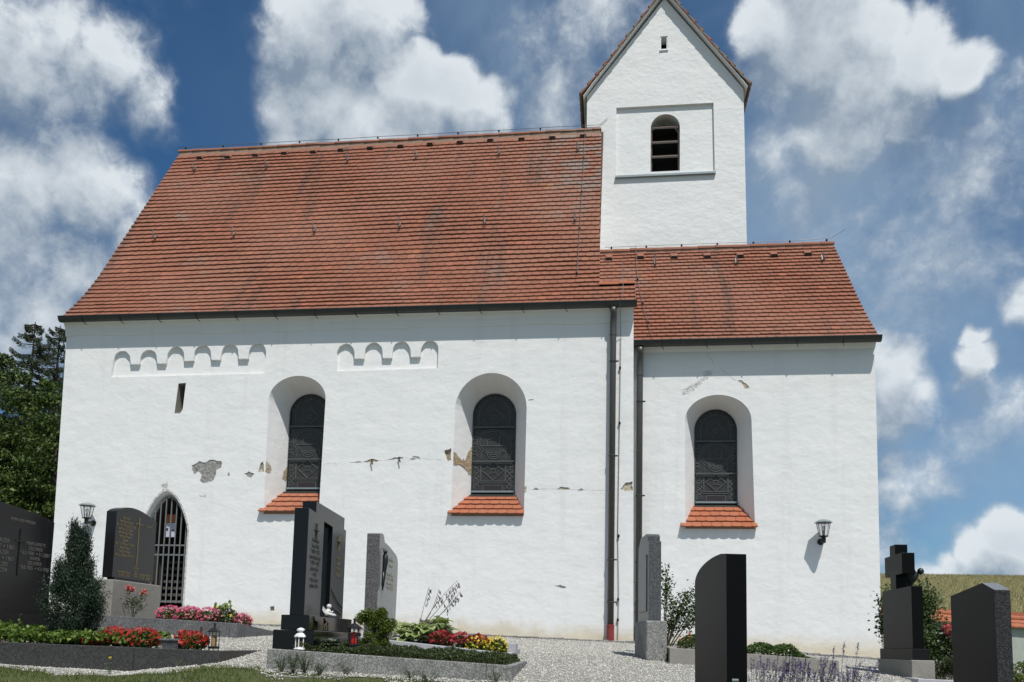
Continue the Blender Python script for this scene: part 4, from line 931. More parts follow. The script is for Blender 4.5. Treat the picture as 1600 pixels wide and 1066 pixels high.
for y0, z0, y1, z1 in ((.14, .62, .36, .50), (.36, .50, .54, .44), (.14, .44, .50, .37)):
    mb.tube([(.002, y0, z0), (.002, y1, z1)], .003, 4)
    for k in range(7):
        f_ = (k+.5)/7; y, z = y0+(y1-y0)*f_, z0+(z1-z0)*f_
        mb.tube([(.002, y, z), (.002, y+.012, z-.035)], .0025, 4); mb.lathe([(.002, -.012), (.007, 0), (.002, .012)], (.002, y+.012, z-.045), 5)
mb.build('engraved_twig', M['engraved'], t)
# grey stone with curved shoulder
t = thing('headstone', 'grey granite headstone with a rough side, a sloping curved shoulder and a slim bronze figure', 'headstone', (-2.555, -5.8, -.1), 0)
sh = [(0, .1), (0, 1.275), (.05, 1.285), (.10, 1.29), (.155, 1.285), (.185, 1.265), (.20, 1.235), (.225, 1.205)]+[(.225+.56*k/10, 1.205-.10*(k/10)**1.4) for k in range(1, 11)]+[(.83, 1.07), (.85, 1.01), (.85, .8), (.83, .45), (.82, .1)]
slab('slab', sh, -.145, 0, t, ('grey_polish', 'grey_rough'))
mb = MB(); mb.box(-.2, .06, -.05, .9, -.15, .1); mb.build('base', M['granite'], t)
# bronze relief figure
mb = MB(); cy = .11
mb.tube([(.02, cy, .70), (.03, cy, .78), (.035, cy, .88), (.045, cy, .98), (.04, cy, 1.04), (.03, cy, 1.065)], [.012, .02, .024, .032, .03, .012], 8)
mb.lathe([(.003, -.022), (.018, -.01), (.02, .004), (.012, .02), (.003, .026)], (.045, cy, 1.082), 8)
for s_ in (-1, 1): mb.tube([(.04, cy+s_*.028, 1.045), (.035, cy+s_*.045, 1.085), (.02, cy+s_*.04, 1.125)], [.010, .009, .006], 6); mb.tube([(.03, cy+s_*.012, .86), (.03, cy+s_*.008, .72), (.02, cy, .655)], [.016, .012, .006], 6)
mb.build('bronze_figure', M['bronze'], t, smooth=True)
text('Familie\nBauer', .52, 1.0, .07, M['faint_gold'], t); text('Georg Bauer\n* 1922 + 1990\nTheres Bauer\n* 1927 + 2012', .5, .78, .055, M['faint_gold'], t)
# rough sided stone by the pipes
t = thing('headstone', 'narrow seen grey headstone with rough side on a light granite plinth, beside the second downpipe', 'headstone', (.407, -5.0, -.15), .12)
slab('slab', [(0, .45), (0, 1.365), (.085, 1.367), (.085, 1.43), (.14, 1.462), (.20, 1.47), (.62, 1.47), (.72, 1.40), (.8, 1.36), (.8, .45)], 0, .142, t, ('grey_polish2', 'rough_dark'))
mb = MB(); mb.box(-.012, 0, .12, .68, .56, 1.22); mb.build('raised_panel', M['grey_polish2'], t, bevel=.003)
mb = MB(); mb.box(-.03, .205, -.03, .86, -.12, .45); mb.build('plinth', M['granite'], t, bevel=.012)
# black round shouldered stone
t = thing('headstone', 'smooth black headstone with one rounded shoulder seen from behind, between the two nearest paths', 'headstone', (.829, -8.5, -.75), .164)
sh = [(0, -.1), (0, 1.45), (.16, 1.465)]+[(.16+.74*math.sin(PI/2*k/10), 1.465-.17*(1-math.cos(PI/2*k/10))) for k in range(1, 11)]+[(.9, -.1)]
slab('slab', sh, 0, .150, t, ('black_matte', 'black_matte2'))
mb = MB(); mb.box(.035, .085, -.006, .001, .515, .535); mb.build('mason_plate', M['zinc'], t, bevel=.003)
# cross headstone
t = thing('headstone', 'black headstone crowned by a stout stone cross, at the right corner of the chancel', 'headstone', (3.26, -4.48, -.27), 0)
slab('slab', [(-.52, .32), (-.52, 1.01), (.52, 1.01), (.52, .32)], 0, .117, t, ('black_matte', 'black_matte2'))
mb = MB(); mb.box(-.025, .15, -.58, .58, .198, .32); mb.build('black_plinth', M['black_matte'], t, bevel=.004)
mb = MB(); mb.box(-.045, .195, -.60, .60, -.15, .198); mb.build('concrete_plinth', M['concrete'], t, bevel=.008)
cr = [(0, 1.01), (0, 1.17), (-.23, 1.17), (-.23, 1.41), (0, 1.41), (0, 1.53), (.2, 1.53), (.2, 1.41), (.40, 1.41), (.40, 1.17), (.2, 1.17), (.2, 1.01)]
slab('cross', cr, 0.002, .14, t, ('black_matte', 'black_matte2'))
mb = MB(); mb.tube([(.15, .1, .99), (.16, .09, 1.04), (.175, .07, 1.10), (.20, .03, 1.16), (.235, -.0, 1.20)], [.03, .045, .05, .062, .034], 10)
mb.lathe([(.003, -.04), (.034, -.02), (.038, .005), (.028, .03), (.003, .042)], (.27, -.02, 1.215), 10)
for s_ in (-1, 1): mb.tube([(.21, .03+s_*.03, 1.18), (.19, .05+s_*.10, 1.22), (.15, .08+s_*.16, 1.28)], [.016, .014, .012], 6)
mb.build('bronze_figure', M['bronze'], t, smooth=True)
# last stone at the right
t = thing('headstone', 'dark grey headstone with a slanted peaked top and rough side, nearest the right edge', 'headstone', (2.674, -8.5, -.9), 0)
slab('slab', [(0, -.1), (0, 1.362), (.20, 1.425), (.8, 1.362), (.8, -.1)], 0, .108, t, ('black_matte', 'rough_black2', 'grey_polish'), bevel=.004)
for p_ in t.children[0].data.polygons:
    if p_.normal.z > .6: p_.material_index = 2  # upward faces take a paler granite: sky reflection put into the colour

def kerb(label, pts, zt, zbm, w_, m, soil_z, mat_soil='soil', open_back=False, joint=None, group=None):
    """rectangular kerb x0,x1,y0,y1; zt = top heights at the 4 corners (front-left, front-right, back-right, back-left)"""
    x0, x1, y0, y1 = pts; t = thing('grave_border', label, 'grave border', ((x0+x1)/2, (y0+y1)/2, min(zt)), 0); L = Vector(t.location)
    def bm_(a, b2, c_, d_, name):   # a..d outline corners with heights
        mb = MB(); mb.hexa([(p[0]-L.x, p[1]-L.y, zbm-L.z) for p in (a, b2, c_, d_)]+[(p[0]-L.x, p[1]-L.y, p[2]-L.z) for p in (a, b2, c_, d_)]); mb.build(name, M[m], t, bevel=.006)
    fl, fr, br, bl = zt
    xs = [x0, x1] if joint is None else [x0, joint-.002, joint+.002, x1]
    for i in range(0, len(xs), 2):
        za = fl+(fr-fl)*(xs[i]-x0)/(x1-x0); zc = fl+(fr-fl)*(xs[i+1]-x0)/(x1-x0); bm_((xs[i], y0, za), (xs[i+1], y0, zc), (xs[i+1], y0+w_, zc), (xs[i], y0+w_, za), 'kerb')
    bm_((x1-w_, y0+w_+.003, fr), (x1, y0+w_+.003, fr), (x1, y1, br), (x1-w_, y1, br), 'kerb')
    bm_((x0, y0+w_+.003, fl), (x0+w_, y0+w_+.003, fl), (x0+w_, y1, bl), (x0, y1, bl), 'kerb')
    bm_((x0+w_+.003, y1-w_, bl), (x1-w_-.003, y1-w_, br), (x1-w_-.003, y1, br), (x0+w_+.003, y1, bl), 'kerb')
    mb = MB(); mb.add([(x0+w_-.01-L.x, y0+w_-.01-L.y, fl-soil_z-L.z), (x1-w_+.01-L.x, y0+w_-.01-L.y, fr-soil_z-L.z), (x1-w_+.01-L.x, y1-w_+.01-L.y, br-soil_z-L.z), (x0+w_-.01-L.x, y1-w_+.01-L.y, bl-soil_z-L.z)], [(0, 1, 2, 3)]); mb.build('soil', M[mat_soil], t)
    return t
kerb('dark granite border of the front left grave with ivy and scarlet flowers', (-7.6, -3.76, -7.0, -5.45), (-.085, -.134, -.134, -.085), -.6, .09, 'kerb_dark', .03, joint=-4.66)
kerb('mid grey granite border of the grave below the gold lettered stone', (-7.1, -4.6, -4.8, -3.4), (.262, .172, .08, .2), -.3, .09, 'granite_mid', .03, joint=-4.70)
kerb('weathered speckled granite border of the centre grave with green ground cover', (-3.12, -.87, -7.42, -6.06), (-.094, -.19, -.17, -.08), -.5, .08, 'granite', .02, joint=-1.10)
g4 = kerb('pale granite border of the narrow grave with hosta, red and yellow flowers', (-2.72, -1.06, -6.0, -4.95), (.04, -.100, -.045, .05), -.4, .13, 'granite_pale', .02)
mb = MB(); L = Vector(g4.location); mb.box(-1.16-L.x, -1.03-L.x, -5.72-L.y, -5.5-L.y, -.12-L.z, .005-L.z); mb.build('vase_block', M['granite_pale'], g4, bevel=.006)
kerb('grey concrete border of the grave at the foot of the chancel wall', (.63, 2.43, -5.2, -3.9), (0.0, -.096, -.07, .02), -.5, .09, 'concrete', .03, joint=2.36)
kerb('pale granite border of the grave belonging to the stone cross', (3.17, 5.4, -5.4, -3.6), (-.262, -.30, -.28, -.25), -.6, .10, 'granite_pale', .02)
for x, y, z0, z1, lb in ((-5.04, -4.86, -.05, .12, 'short rusty iron post standing before the grey granite grave border'), (1.88, -5.26, -.42, -.13, 'short rusty iron post standing before the concrete grave border')):
    mb = MB(); mb.tube([(x, y, z0-.1), (x+.004, y, z1)], .018, 8); tag(mb.build('iron_post', M['rust']), lb, 'post', 'rusty posts by the grave borders')

# churchyard wall with tiled coping
t = thing('churchyard_wall', 'low rendered churchyard wall with red tiled coping in front of the wheat field', 'wall', (10, 7, 0))
mb = MB()
def wz(x): return 1.02-.062*(x-7.6) if x < 11 else .81-.01*(x-11)
XW = [4, 6, 7.6, 9, 11, 14, 20]
for a, b2 in zip(XW, XW[1:]): mb.hexa([(a-10, -.15, -.9), (b2-10, -.15, -.9), (b2-10, .15, -.9), (a-10, .15, -.9), (a-10, -.15, wz(a)-.22), (b2-10, -.15, wz(b2)-.22), (b2-10, .15, wz(b2)-.22), (a-10, .15, wz(a)-.22)])
mb.build('wall', M['yard_wall'], t)
mb = MB(); x = 4.0
while x < 19.9:
    z = wz(x+.1); j = random.uniform(-.006, .006)
    for c_ in range(2):
        y0, y1 = -.26+c_*.11, -.14+c_*.11; z0, z1 = z-.25+c_*.10+j, z-.14+c_*.10+j
        mb.hexa([(x-10, y0, z0), (x-10+.165, y0, z0), (x-10+.165, y1+.03, z1), (x-10, y1+.03, z1), (x-10, y0-.004, z0+.03), (x-10+.165, y0-.004, z0+.03), (x-10+.165, y1+.03, z1+.03), (x-10, y1+.03, z1+.03)])
    x += .168
mb.hexa([(4-10, .02, wz(4)-.2), (10, .02, wz(20)-.2), (10, .26, wz(20)-.24), (4-10, .26, wz(4)-.24), (4-10, .02, wz(4)-.03), (10, .02, wz(20)-.03), (10, .26, wz(20)-.2), (4-10, .26, wz(4)-.2)])
mb.build('coping_tiles', M['tile_new'], t)
mb = MB(); x = 4.0
while x < 19.9: mb.tube([(x-10, 0, wz(x)-.02), (x-10+.35, 0, wz(x+.35)-.02)], [.075, .068], 10); x += .33
mb.build('coping_ridge', M['tile_new'], t)

# ------------------------------------------------------------------ small grave things
def lantern_white(loc):
    t = thing('grave_lantern', 'white metal grave lantern with domed roof standing on the granite border', 'lantern', loc)
    mb = MB(); mb.lathe([(.072, 0), (.075, .012), (.06, .02), (.055, .032)], n=6); mb.build('base', M['white_paint'], t)
    mb = MB()
    for k in range(6): a = 2*PI*(k+.5)/6; mb.beam((.052*math.cos(a), .052*math.sin(a), .03), (.052*math.cos(a), .052*math.sin(a), .145), .011, .011, up=(1, 0, 0))
    mb.build('frame', M['white_paint'], t)
    mb = MB(); mb.lathe([(.072, .145), (.074, .155), (.05, .185), (.036, .195), (.026, .2), (.03, .21), (.046, .222), (.046, .235), (.03, .25), (.006, .258)], n=6); mb.build('roof', M['white_paint'], t)
    mb = MB(); mb.lathe([(.022, .03), (.024, .05), (.024, .10), (.01, .105)], n=10); mb.build('candle', M['wax'], t)
lantern_white((-2.83, -7.36, -.10)); bpy.data.objects['grave_lantern'].scale = (.8, .8, .78)
def lantern_dark(loc, label, n=8, s_=1, cand=True):
    t = thing('grave_lantern', label, 'lantern', loc)
    mb = MB(); mb.lathe([(.058*s_, 0), (.06*s_, .02*s_), (.05*s_, .025*s_)], n=n); mb.build('base', M['dark_iron'], t)
    mb = MB()
    for k in range(n): a = 2*PI*(k+.5)/n; mb.tube([(.052*s_*math.cos(a), .052*s_*math.sin(a), .02*s_), (.052*s_*math.cos(a), .052*s_*math.sin(a), .17*s_)], .004, 5)
    for k in range(3): a = 2*PI*k/3; mb.tube([(.05*s_*math.cos(a), .05*s_*math.sin(a), .0), (.055*s_*math.cos(a), .055*s_*math.sin(a), -.03)], .005, 5)
    mb.build('frame', M['dark_iron'], t)
    mb = MB(); mb.lathe([(.075*s_, .165*s_), (.076*s_, .172*s_), (.03*s_, .205*s_), (.012*s_, .215*s_), (.01*s_, .24*s_), (.016*s_, .25*s_), (.004, .262*s_)], n=16 if n > 4 else 4); mb.build('roof', M['dark_iron'], t)
    mb = MB(); mb.lathe([(.026*s_, .022), (.028*s_, .04), (.028*s_, .13*s_), (.008, .135*s_)], n=12); mb.build('candle', M['candle'] if cand else M['wax'], t)
lantern_dark((-2.36, -7.25, -.06), 'round dark metal grave lantern holding a red candle, before the low conifer')
lantern_dark((-3.97, -6.72, -.12), 'square dark lantern at the right end of the scarlet flowers', 4, 1.0, False)
# kneeling putto with horse figurine on the plinth of the double stone
t = thing('figurine', 'small white sitting angel figurine on the plinth of the black double stone', 'figurine', (-2.75, -6.86, .225)); t.scale = (.85, .85, .85)
mb = MB(); mb.tube([(0, 0, 0), (0, 0, .03), (.0, .005, .065), (.0, .01, .085)], [.04, .04, .028, .016], 10)
mb.lathe([(.003, -.03), (.024, -.018), (.03, 0), (.022, .022), (.003, .031)], (.005, .012, .11), 12)
mb.tube([(.02, -.02, .06), (.045, -.015, .04), (.05, .01, .05)], [.012, .011, .009], 6); mb.tube([(.0, .03, .06), (.03, .045, .04), (.05, .02, .055)], [.012, .011, .009], 6)
mb.tube([(.01, -.02, .02), (.06, -.03, .015), (.075, -.025, .0)], [.02, .016, .01], 7); mb.tube([(.01, .03, .02), (.06, .045, .015), (.08, .05, .004)], [.02, .016, .01], 7)
mb.build('body', M['stone_white'], t, smooth=True)
mb = MB()
for s_ in (-1, 1): mb.add([(-.02, s_*.01, .07), (-.045, s_*.05, .115), (-.05, s_*.06, .07), (-.03, s_*.04, .035), (-.02, s_*.01, .04)], [(0, 1, 2, 3, 4)])
mb.build('wing', M['stone_white'], t)
t = thing('figurine', 'small brown horse figurine standing on the lower plinth of the black double stone', 'figurine', (-2.735, -6.95, .082))
mb = MB(); mb.tube([(0, -.035, .075), (0, 0, .072), (0, .035, .078)], [.016, .02, .018], 8); mb.tube([(0, -.03, .08), (0, -.05, .11), (0, -.055, .125)], [.014, .010, .009], 7); mb.tube([(0, -.05, .128), (0, -.075, .112)], [.010, .006], 7)
for y in (-.032, .03):
    for x in (-.01, .01): mb.tube([(x, y, .07), (x, y+.002, .035), (x, y, 0)], [.009, .006, .005], 6)
mb.tube([(0, .045, .08), (0, .06, .06), (0, .06, .03)], [.006, .007, .003], 5); mb.build('body', M['horse'], t, smooth=True)
# grey planter
t = thing('planter', 'small grey rectangular planter among the scarlet flowers', 'planter', (-4.40, -6.72, -.12))
mb = MB(); mb.hexa([(-.08, -.06, -.02), (.08, -.06, -.02), (.08, .06, -.02), (-.08, .06, -.02), (-.10, -.08, .07), (.10, -.08, .07), (.10, .08, .07), (-.10, .08, .07)]); mb.box(-.115, .115, -.09, .09, .07, .09); mb.build('box', M['granite_mid'], t, bevel=.004)

# ------------------------------------------------------------------ plants
def clumps(cs, per, r, zs=1):
    """points spread round a list of clump centres"""
    out = []
    for c in cs: out.append(in_ell(per, c, (r, r, r*zs)))
    return np.concatenate(out)
def mound(x0, x1, y0, y1, zf, h, n):
    x = rng.uniform(x0, x1, n); y = rng.uniform(y0, y1, n); z = zf(x)+rng.random(n)**.6*h*(.6+.4*np.sin(x*13+y*9)); return np.stack([x, y, z], 1)
def blossoms(C, s):   # each blossom: 4 petals round a centre, tilted at random
    n = len(C); out = []; d = unit(rng.normal(size=(n, 3))+np.array((.2, -.7, .9))); t = unit(np.cross(d, rng.normal(size=(n, 3)))); b2 = np.cross(d, t)
    Vs = []; sz = (s*rng.uniform(.7, 1.25, n))[:, None]
    for k in range(4):
        a = k*PI/2; u = t*math.cos(a)+b2*math.sin(a); w_ = np.cross(d, u)
        Vs.append(np.stack([C+0*u, C+u*sz*.55+w_*sz*.34+d*sz*.12, C+u*sz+d*sz*.05, C+u*sz*.55-w_*sz*.34+d*sz*.12], 1))
    V = np.concatenate(Vs).reshape(-1, 3); return V, np.arange(len(V)).reshape(-1, 4)
def flower_clump(name, label, cat, c, r, h, nf, nl, sf, mf, ml, group=None):
    t = thing(name, label, cat, c, 0, group)
    p = in_ell(nl, (0, 0, h*.42), (r, r*.9, h*.5)); leaves('foliage', p, rng.uniform(.025, .05, nl), M[ml], t, bias=(0, 0, .4), wid=.75)
    q = in_ell(nf, (0, 0, h*.5), (r*1.05, r*.95, h*.62), .72); q = q[(q[:, 2] > h*.18)]
    V, F = blossoms(q, sf); mesh_np('blossoms', V, F, M[mf], t); return t
def woody(name, label, cat, base, tips, ml, nleaf, Ls, spread, group=None, stem=.008):
    t = thing(name, label, cat, base, 0, group); mb = MB()
    P = []
    for tp in tips:
        tp = Vector(tp); m1 = tp*.45+Vector((random.uniform(-.03, .03), random.uniform(-.03, .03), tp.z*.1)); mb.tube([(0, 0, -.03), m1, tp], [stem, stem*.7, stem*.3], 5)
        k = int(nleaf/len(tips)); f_ = .35+.65*rng.random(k)**.7; a = np.array(m1); b2 = np.array(tp)
        P.append(a+(b2-a)*((f_-.3)/.7)[:, None]+rng.normal(size=(k, 3))*spread)
    mb.build('stems', M['bark'], t); P = np.concatenate(P); leaves('foliage', P, rng.uniform(Ls[0], Ls[1], len(P)), M[ml], t, wid=.6); return t

# ivy on the front left grave
t = thing('ivy', 'bright green ivy covering the front left grave', 'ivy', (-5.9, -6.5, -.1))
C = []
x = rng.uniform(-1.4, 1.12, 9000); y = rng.uniform(-.43, .75, 9000)
hgt = .10+.10*np.clip((-.1-x)/.9, 0, 1)+.035*np.sin(x*9)*np.sin(y*11+1)
z = hgt*rng.random(9000)**.45; C = np.stack([x, y, z], 1); C = C[(x < .95) | (z < .07)]
leaves('foliage', C, rng.uniform(.035, .065, len(C)), M['ivy'], t, bias=(0, -.3, .9), wid=.85)
sh = []; 
for k in range(14): 
    a, b2 = random.uniform(-1.3, .9), random.uniform(-.4, .1); hh = random.uniform(.16, .30) if a < -.2 else random.uniform(.1, .17)
    for q in range(9): sh.append((a+q*.004+random.uniform(-.02, .02), b2+random.uniform(-.02, .02), hh*(.5+q/16)))
leaves('shoots', np.array(sh), rng.uniform(.03, .055, len(sh)), M['ivy'], t, bias=(0, -.2, .6), wid=.85)
# slim yew
def columnar(name, label, base, prof, n, L, ml, tips=(), group=None, nclump=340, cr=.05):
    t = thing(name, label, 'shrub', base); mb = MB(); h_ = prof[-1][0]
    mb.tube([(0, 0, -.05), (.01, 0, h_*.5), (0, 0, h_*.85)], [.03, .02, .008], 6); mb.build('trunk', M['bark'], t)
    z = h_*rng.random(nclump)**1.35; rr = np.interp(z, [p[0] for p in prof], [p[1] for p in prof]); a = rng.uniform(0, 2*PI, nclump); q = rr*rng.random(nclump)**.45
    cs = np.stack([q*np.cos(a), q*np.sin(a), z], 1)
    for (tx, ty, tz0, tz1, tr) in tips:
        k = 40; zz = rng.uniform(tz0, tz1, k); aa = rng.uniform(0, 2*PI, k); qq = tr*(1-(zz-tz0)/(tz1-tz0)*.8); cs = np.concatenate([cs, np.stack([tx+qq*np.cos(aa), ty+qq*np.sin(aa), zz], 1)])
    per = n//len(cs); P = np.concatenate([c+rng.normal(size=(per, 1))*np.array((c[0]*.14, c[1]*.14, .055))+rng.normal(size=(per, 3))*np.array((cr*.42, cr*.42, cr*.5)) for c in cs])
    leaves('foliage', P, rng.uniform(L*.7, L*1.4, len(P)), M[ml], t, bias=(0, 0, 1.6), wid=.36); return t
columnar('yew', 'dark bluish columnar yew growing in the ivy of the front left grave', (-5.83, -6.25, -.08),
         [(0, .16), (.12, .27), (.3, .31), (.5, .27), (.62, .22), (.75, .16), (.85, .11), (1.0, .075), (1.16, .02)], 64000, .023, 'yew',
         [(-.12, -.05, .5, .80, .09), (.13, 0, .45, .78, .09), (.07, 0, .8, 1.16, .06), (-.06, 0, .9, 1.22, .05), (.24, -.1, .3, .55, .08)])
# scarlet begonias
for i, (x, y, r, h_, lb) in enumerate(((-5.02, -6.72, .17, .16, 'left clump of scarlet begonias beside the ivy'), (-4.72, -6.74, .17, .16, 'clump of scarlet begonias left of the small planter'),
                                       (-4.36, -6.58, .10, .15, 'small tuft of scarlet begonias growing behind the planter'), (-4.18, -6.72, .14, .13, 'clump of scarlet begonias before the square lantern'), (-5.26, -6.78, .09, .08, 'sparse scarlet begonias at the edge of the ivy'))):
    flower_clump('begonia', lb, 'flowers', (x, y, -.13), r, h_+.03, int(1700*r), int(2600*r), .019, 'red', 'green', 'scarlet begonias on the front left grave')
# pink begonias
zk = lambda x: .262-.036*(x+7.1)
for i, (x, y, r, lb) in enumerate(((-5.66, -4.50, .17, 'leftmost clump of pink begonias'), (-5.40, -4.48, .18, 'second clump of pink begonias from the left'), (-5.13, -4.48, .17, 'third clump of pink begonias, left of the green plant'), (-4.71, -4.40, .12, 'pink begonias right of the green plant at the end of the border'), (-5.5, -4.2, .16, 'pink begonias growing behind the front row'))):
    flower_clump('begonia', lb, 'flowers', (x, y, zk(x)-.05 if x < -4.8 else .11), r, .21-.03*(i == 3), int(1700*r), int(2400*r), .019, 'pink', 'green', 'pink begonias on the middle left grave')
flower_clump('leafy_plant', 'green and yellow leafed plant between the pink begonias', 'plant', (-4.93, -4.42, .13), .17, .26, 14, 520, .02, 'yellow', 'cover')
t = bpy.data.objects['leafy_plant']; P = clumps([(-.12, 0, .26), (.02, 0, .28), (-.05, .03, .24)], 14, .05); leaves('young_leaves', P, .06, M['hosta_leaf'], t, wid=.8, bias=(0, -.3, .6))
# rose stems before the gold lettered stone
t = woody('rose_bush', 'sparse leggy rose bush with two pink blooms below the gold lettered stone', 'rose', (-6.13, -4.55, .2),
      [(-.09, 0, .38), (.12, 0, .34), (-.02, .03, .28), (.06, -.03, .25), (-.12, .02, .22), (.10, .02, .18)], 'cover', 420, (.018, .032), .035, stem=.004)
q = clumps([(-.09, 0, .40), (-.04, 0, .385), (.12, 0, .35)], 40, .028); V, F = blossoms(q, .028); mesh_np('blossoms', V, F, M['rose_pink'], t)
# centre grave: ground cover, conifer, grey green plant
t = thing('ground_cover', 'low creeping green ground cover filling the centre grave', 'plant', (-2.0, -6.8, -.13))
n = 24000; x = rng.uniform(-.85, 1.08, n); y = rng.uniform(-.60, .55, n); lim = .075+.035*np.sin(x*6+2)*np.sin(y*9)+.012*np.sin(x*23)
z = -.045*(x+1)+lim*rng.random(n)**.5+.03; C = np.stack([x, y, z], 1); leaves('foliage', C, rng.uniform(.014, .028, n), M['cover'], t, wid=.55, bias=(0, -.1, .7))
n = 900; x = rng.uniform(-.9, 1.08, n); C = np.stack([x, np.full(n, -.56)+rng.normal(size=n)*.02, -.045*(x+1)+.05+rng.normal(size=n)*.02], 1); leaves('hanging_shoots', C, .022, M['cover'], t, wid=.5)
t = thing('conifer_bush', 'low bushy yellow green conifer beside the red candle lantern', 'shrub', (-2.30, -6.72, -.1))
mb = MB(); mb.tube([(0, 0, -.05), (.01, 0, .15), (0, 0, .32)], [.02, .016, .008], 6); mb.build('trunk', M['bark'], t)
cs = [(-.10, 0, .07), (.02, -.03, .06), (.10, .02, .09), (-.05, -.03, .15), (.04, 0, .16), (.10, -.02, .20), (-.06, .02, .24), (-.13, 0, .29), (-.02, 0, .30), (.07, 0, .28), (.02, .02, .35), (-.08, 0, .35), (.05, .0, .38), (.13, .02, .25), (-.14, .03, .33), (0, .08, .2), (0, .1, .1)]
cs = [tuple(np.array(c)+rng.normal(size=3)*.018) for c in cs for _ in range(4)]
P = clumps(cs, 190, .052); leaves('foliage', P, rng.uniform(.012, .026, len(P)), M['bush'], t, wid=.4, bias=(0, 0, .5))
def rosette(name, label, c, n, L, w_, ml, cat='plant', up=.8, edge=None, droop=.25, seg=4, spread=0, zr=0):
    """arching strap or heart shaped leaves from one base"""
    t = thing(name, label, cat, c); V = []; F = []; VE = []; FE = []
    for i in range(n):
        a = rng.uniform(0, 2*PI); l = L*rng.uniform(.6, 1.1); el = up*rng.uniform(.5, 1.3); ww = w_*rng.uniform(.8, 1.15); d = np.array((math.cos(a), math.sin(a), 0)); s_ = np.array((-d[1], d[0], 0))
        rows = []; bs = np.array((rng.uniform(-spread, spread), rng.uniform(-spread, spread)*.5, rng.uniform(0, zr)))
        for k in range(seg+1):
            f_ = k/seg; r = l*math.cos(el)*(f_+.05); z = l*math.sin(el)*f_-l*droop*f_*f_*1.6; hw = ww*math.sin(PI*min(1, f_*.86+.09))**.8*.5 if k < seg else .001
            rows.append((bs+d*r+np.array((0, 0, z)), hw))
        b0 = len(V)
        for p, hw in rows: V += [p+s_*hw*e_+np.array((0, 0, abs(hw*e_)*.35)) for e_ in (-1, -.7, 0, .7, 1)]
        for k in range(seg):
            for j in range(4): q = b0+5*k+j; F.append((q, q+1, q+6, q+5)); FE.append(1 if edge and j in (0, 3) else 0)
    mesh_np('foliage', V, F, [M[ml], M[edge or ml]], t, mi=FE)
    return t
rosette('leafy_plant', 'grey green leafy plant before the plinth of the black double stone', (-2.60, -7.1, -.07), 46, .16, .055, 'grey_leaf', up=.9)
# hosta with flower stalks
t = rosette('hosta', 'cream edged hosta with tall nodding flower stalks on the pale granite grave', (-2.12, -5.70, -.02), 150, .19, .105, 'hosta_leaf', up=.75, edge='hosta_edge', seg=6, droop=.42, spread=.19, zr=.18)
t2 = rosette('hosta', 'smaller cream edged hosta growing behind the large one', (-1.95, -5.42, .02), 90, .20, .095, 'hosta_leaf', up=.95, edge='hosta_edge', seg=6, droop=.36, spread=.14, zr=.2)
mb = MB(); bl_ = []
for (x1, z1, bend, nb) in ((.10, .62, .0, 16), (.22, .60, .03, 16), (.42, .70, -.04, 26), (.44, .66, .02, 26), (.46, .58, .05, 20), (.40, .54, .06, 16), (.02, .28, 0, 5), (.10, .27, 0, 5)):
    x0 = .02*random.random(); y1 = random.uniform(-.05, .05); pts = []
    for k in range(8): f_ = k/7; pts.append((x0+(x1-x0)*f_+bend*math.sin(f_*PI), y1*f_, .12+(z1-.12)*f_))
    mb.tube(pts, [.0045-.003*k/7 for k in range(8)], 5)
    for k in range(nb):
        f_ = 1-.42*random.random() if z1 > .4 else 1-.1*random.random(); i_ = min(6, int(f_*7)); g_ = f_*7-i_; p = Vector(pts[i_]).lerp(Vector(pts[i_+1]), g_)
        q = p+Vector((random.uniform(.0, .03), random.uniform(-.02, .02), -random.uniform(.012, .035))); mb.tube([p, q], .0012, 3); mb.tube([q, q+Vector((.004, 0, -.011)), q+Vector((.006, 0, -.024))], [.003, .0055, .003], 5)
mb.build('flower_stalks', M['dry_stem'], t)
for i, (x, r, lb) in enumerate(((-1.83, .13, 'left clump of crimson begonias beside the hosta'), (-1.62, .13, 'middle clump of crimson begonias'), (-1.42, .12, 'right clump of crimson begonias behind the yellow flowers'))):
    flower_clump('begonia', lb, 'flowers', (x, -5.78, -.045-.07*(x+1.8)), r, .15, int(2300*r), int(2200*r), .020, 'dark_red', 'cover', 'crimson begonias on the pale granite grave')
for i, (x, y, r, lb) in enumerate(((-1.44, -5.82, .13, 'left clump of small yellow flowers'), (-1.23, -5.80, .12, 'right clump of small yellow flowers beside the stone block'))):
    flower_clump('yellow_flowers', lb, 'flowers', (x, y, -.13), r, .19, int(2000*r), int(4200*r), .014, 'yellow', 'green', 'yellow flowers on the pale granite grave')
rosette('succulent', 'grey green spiky succulent growing over the pale granite border', (-1.60, -6.15, -.13), 16, .17, .03, 'grey_leaf', up=1.0, droop=.12)
# rose bush behind the rough sided stone
woody('rose_bush', 'rose bush with dark leaves growing between the rough grey headstone and the chancel wall', 'rose', (.66, -3.6, -.1),
      [(.02, 0, 1.15), (.36, 0, .85), (.44, .05, .70), (.28, -.05, .78), (.14, 0, .72), (.40, 0, .5), (.22, .04, .58), (-.24, .1, 1.0), (-.25, 0, .8), (-.25, .1, .5), (.1, .1, .5), (.5, 0, .62), (.05, 0, .95)], 'rose_leaf', 2600, (.025, .05), .048, stem=.010)
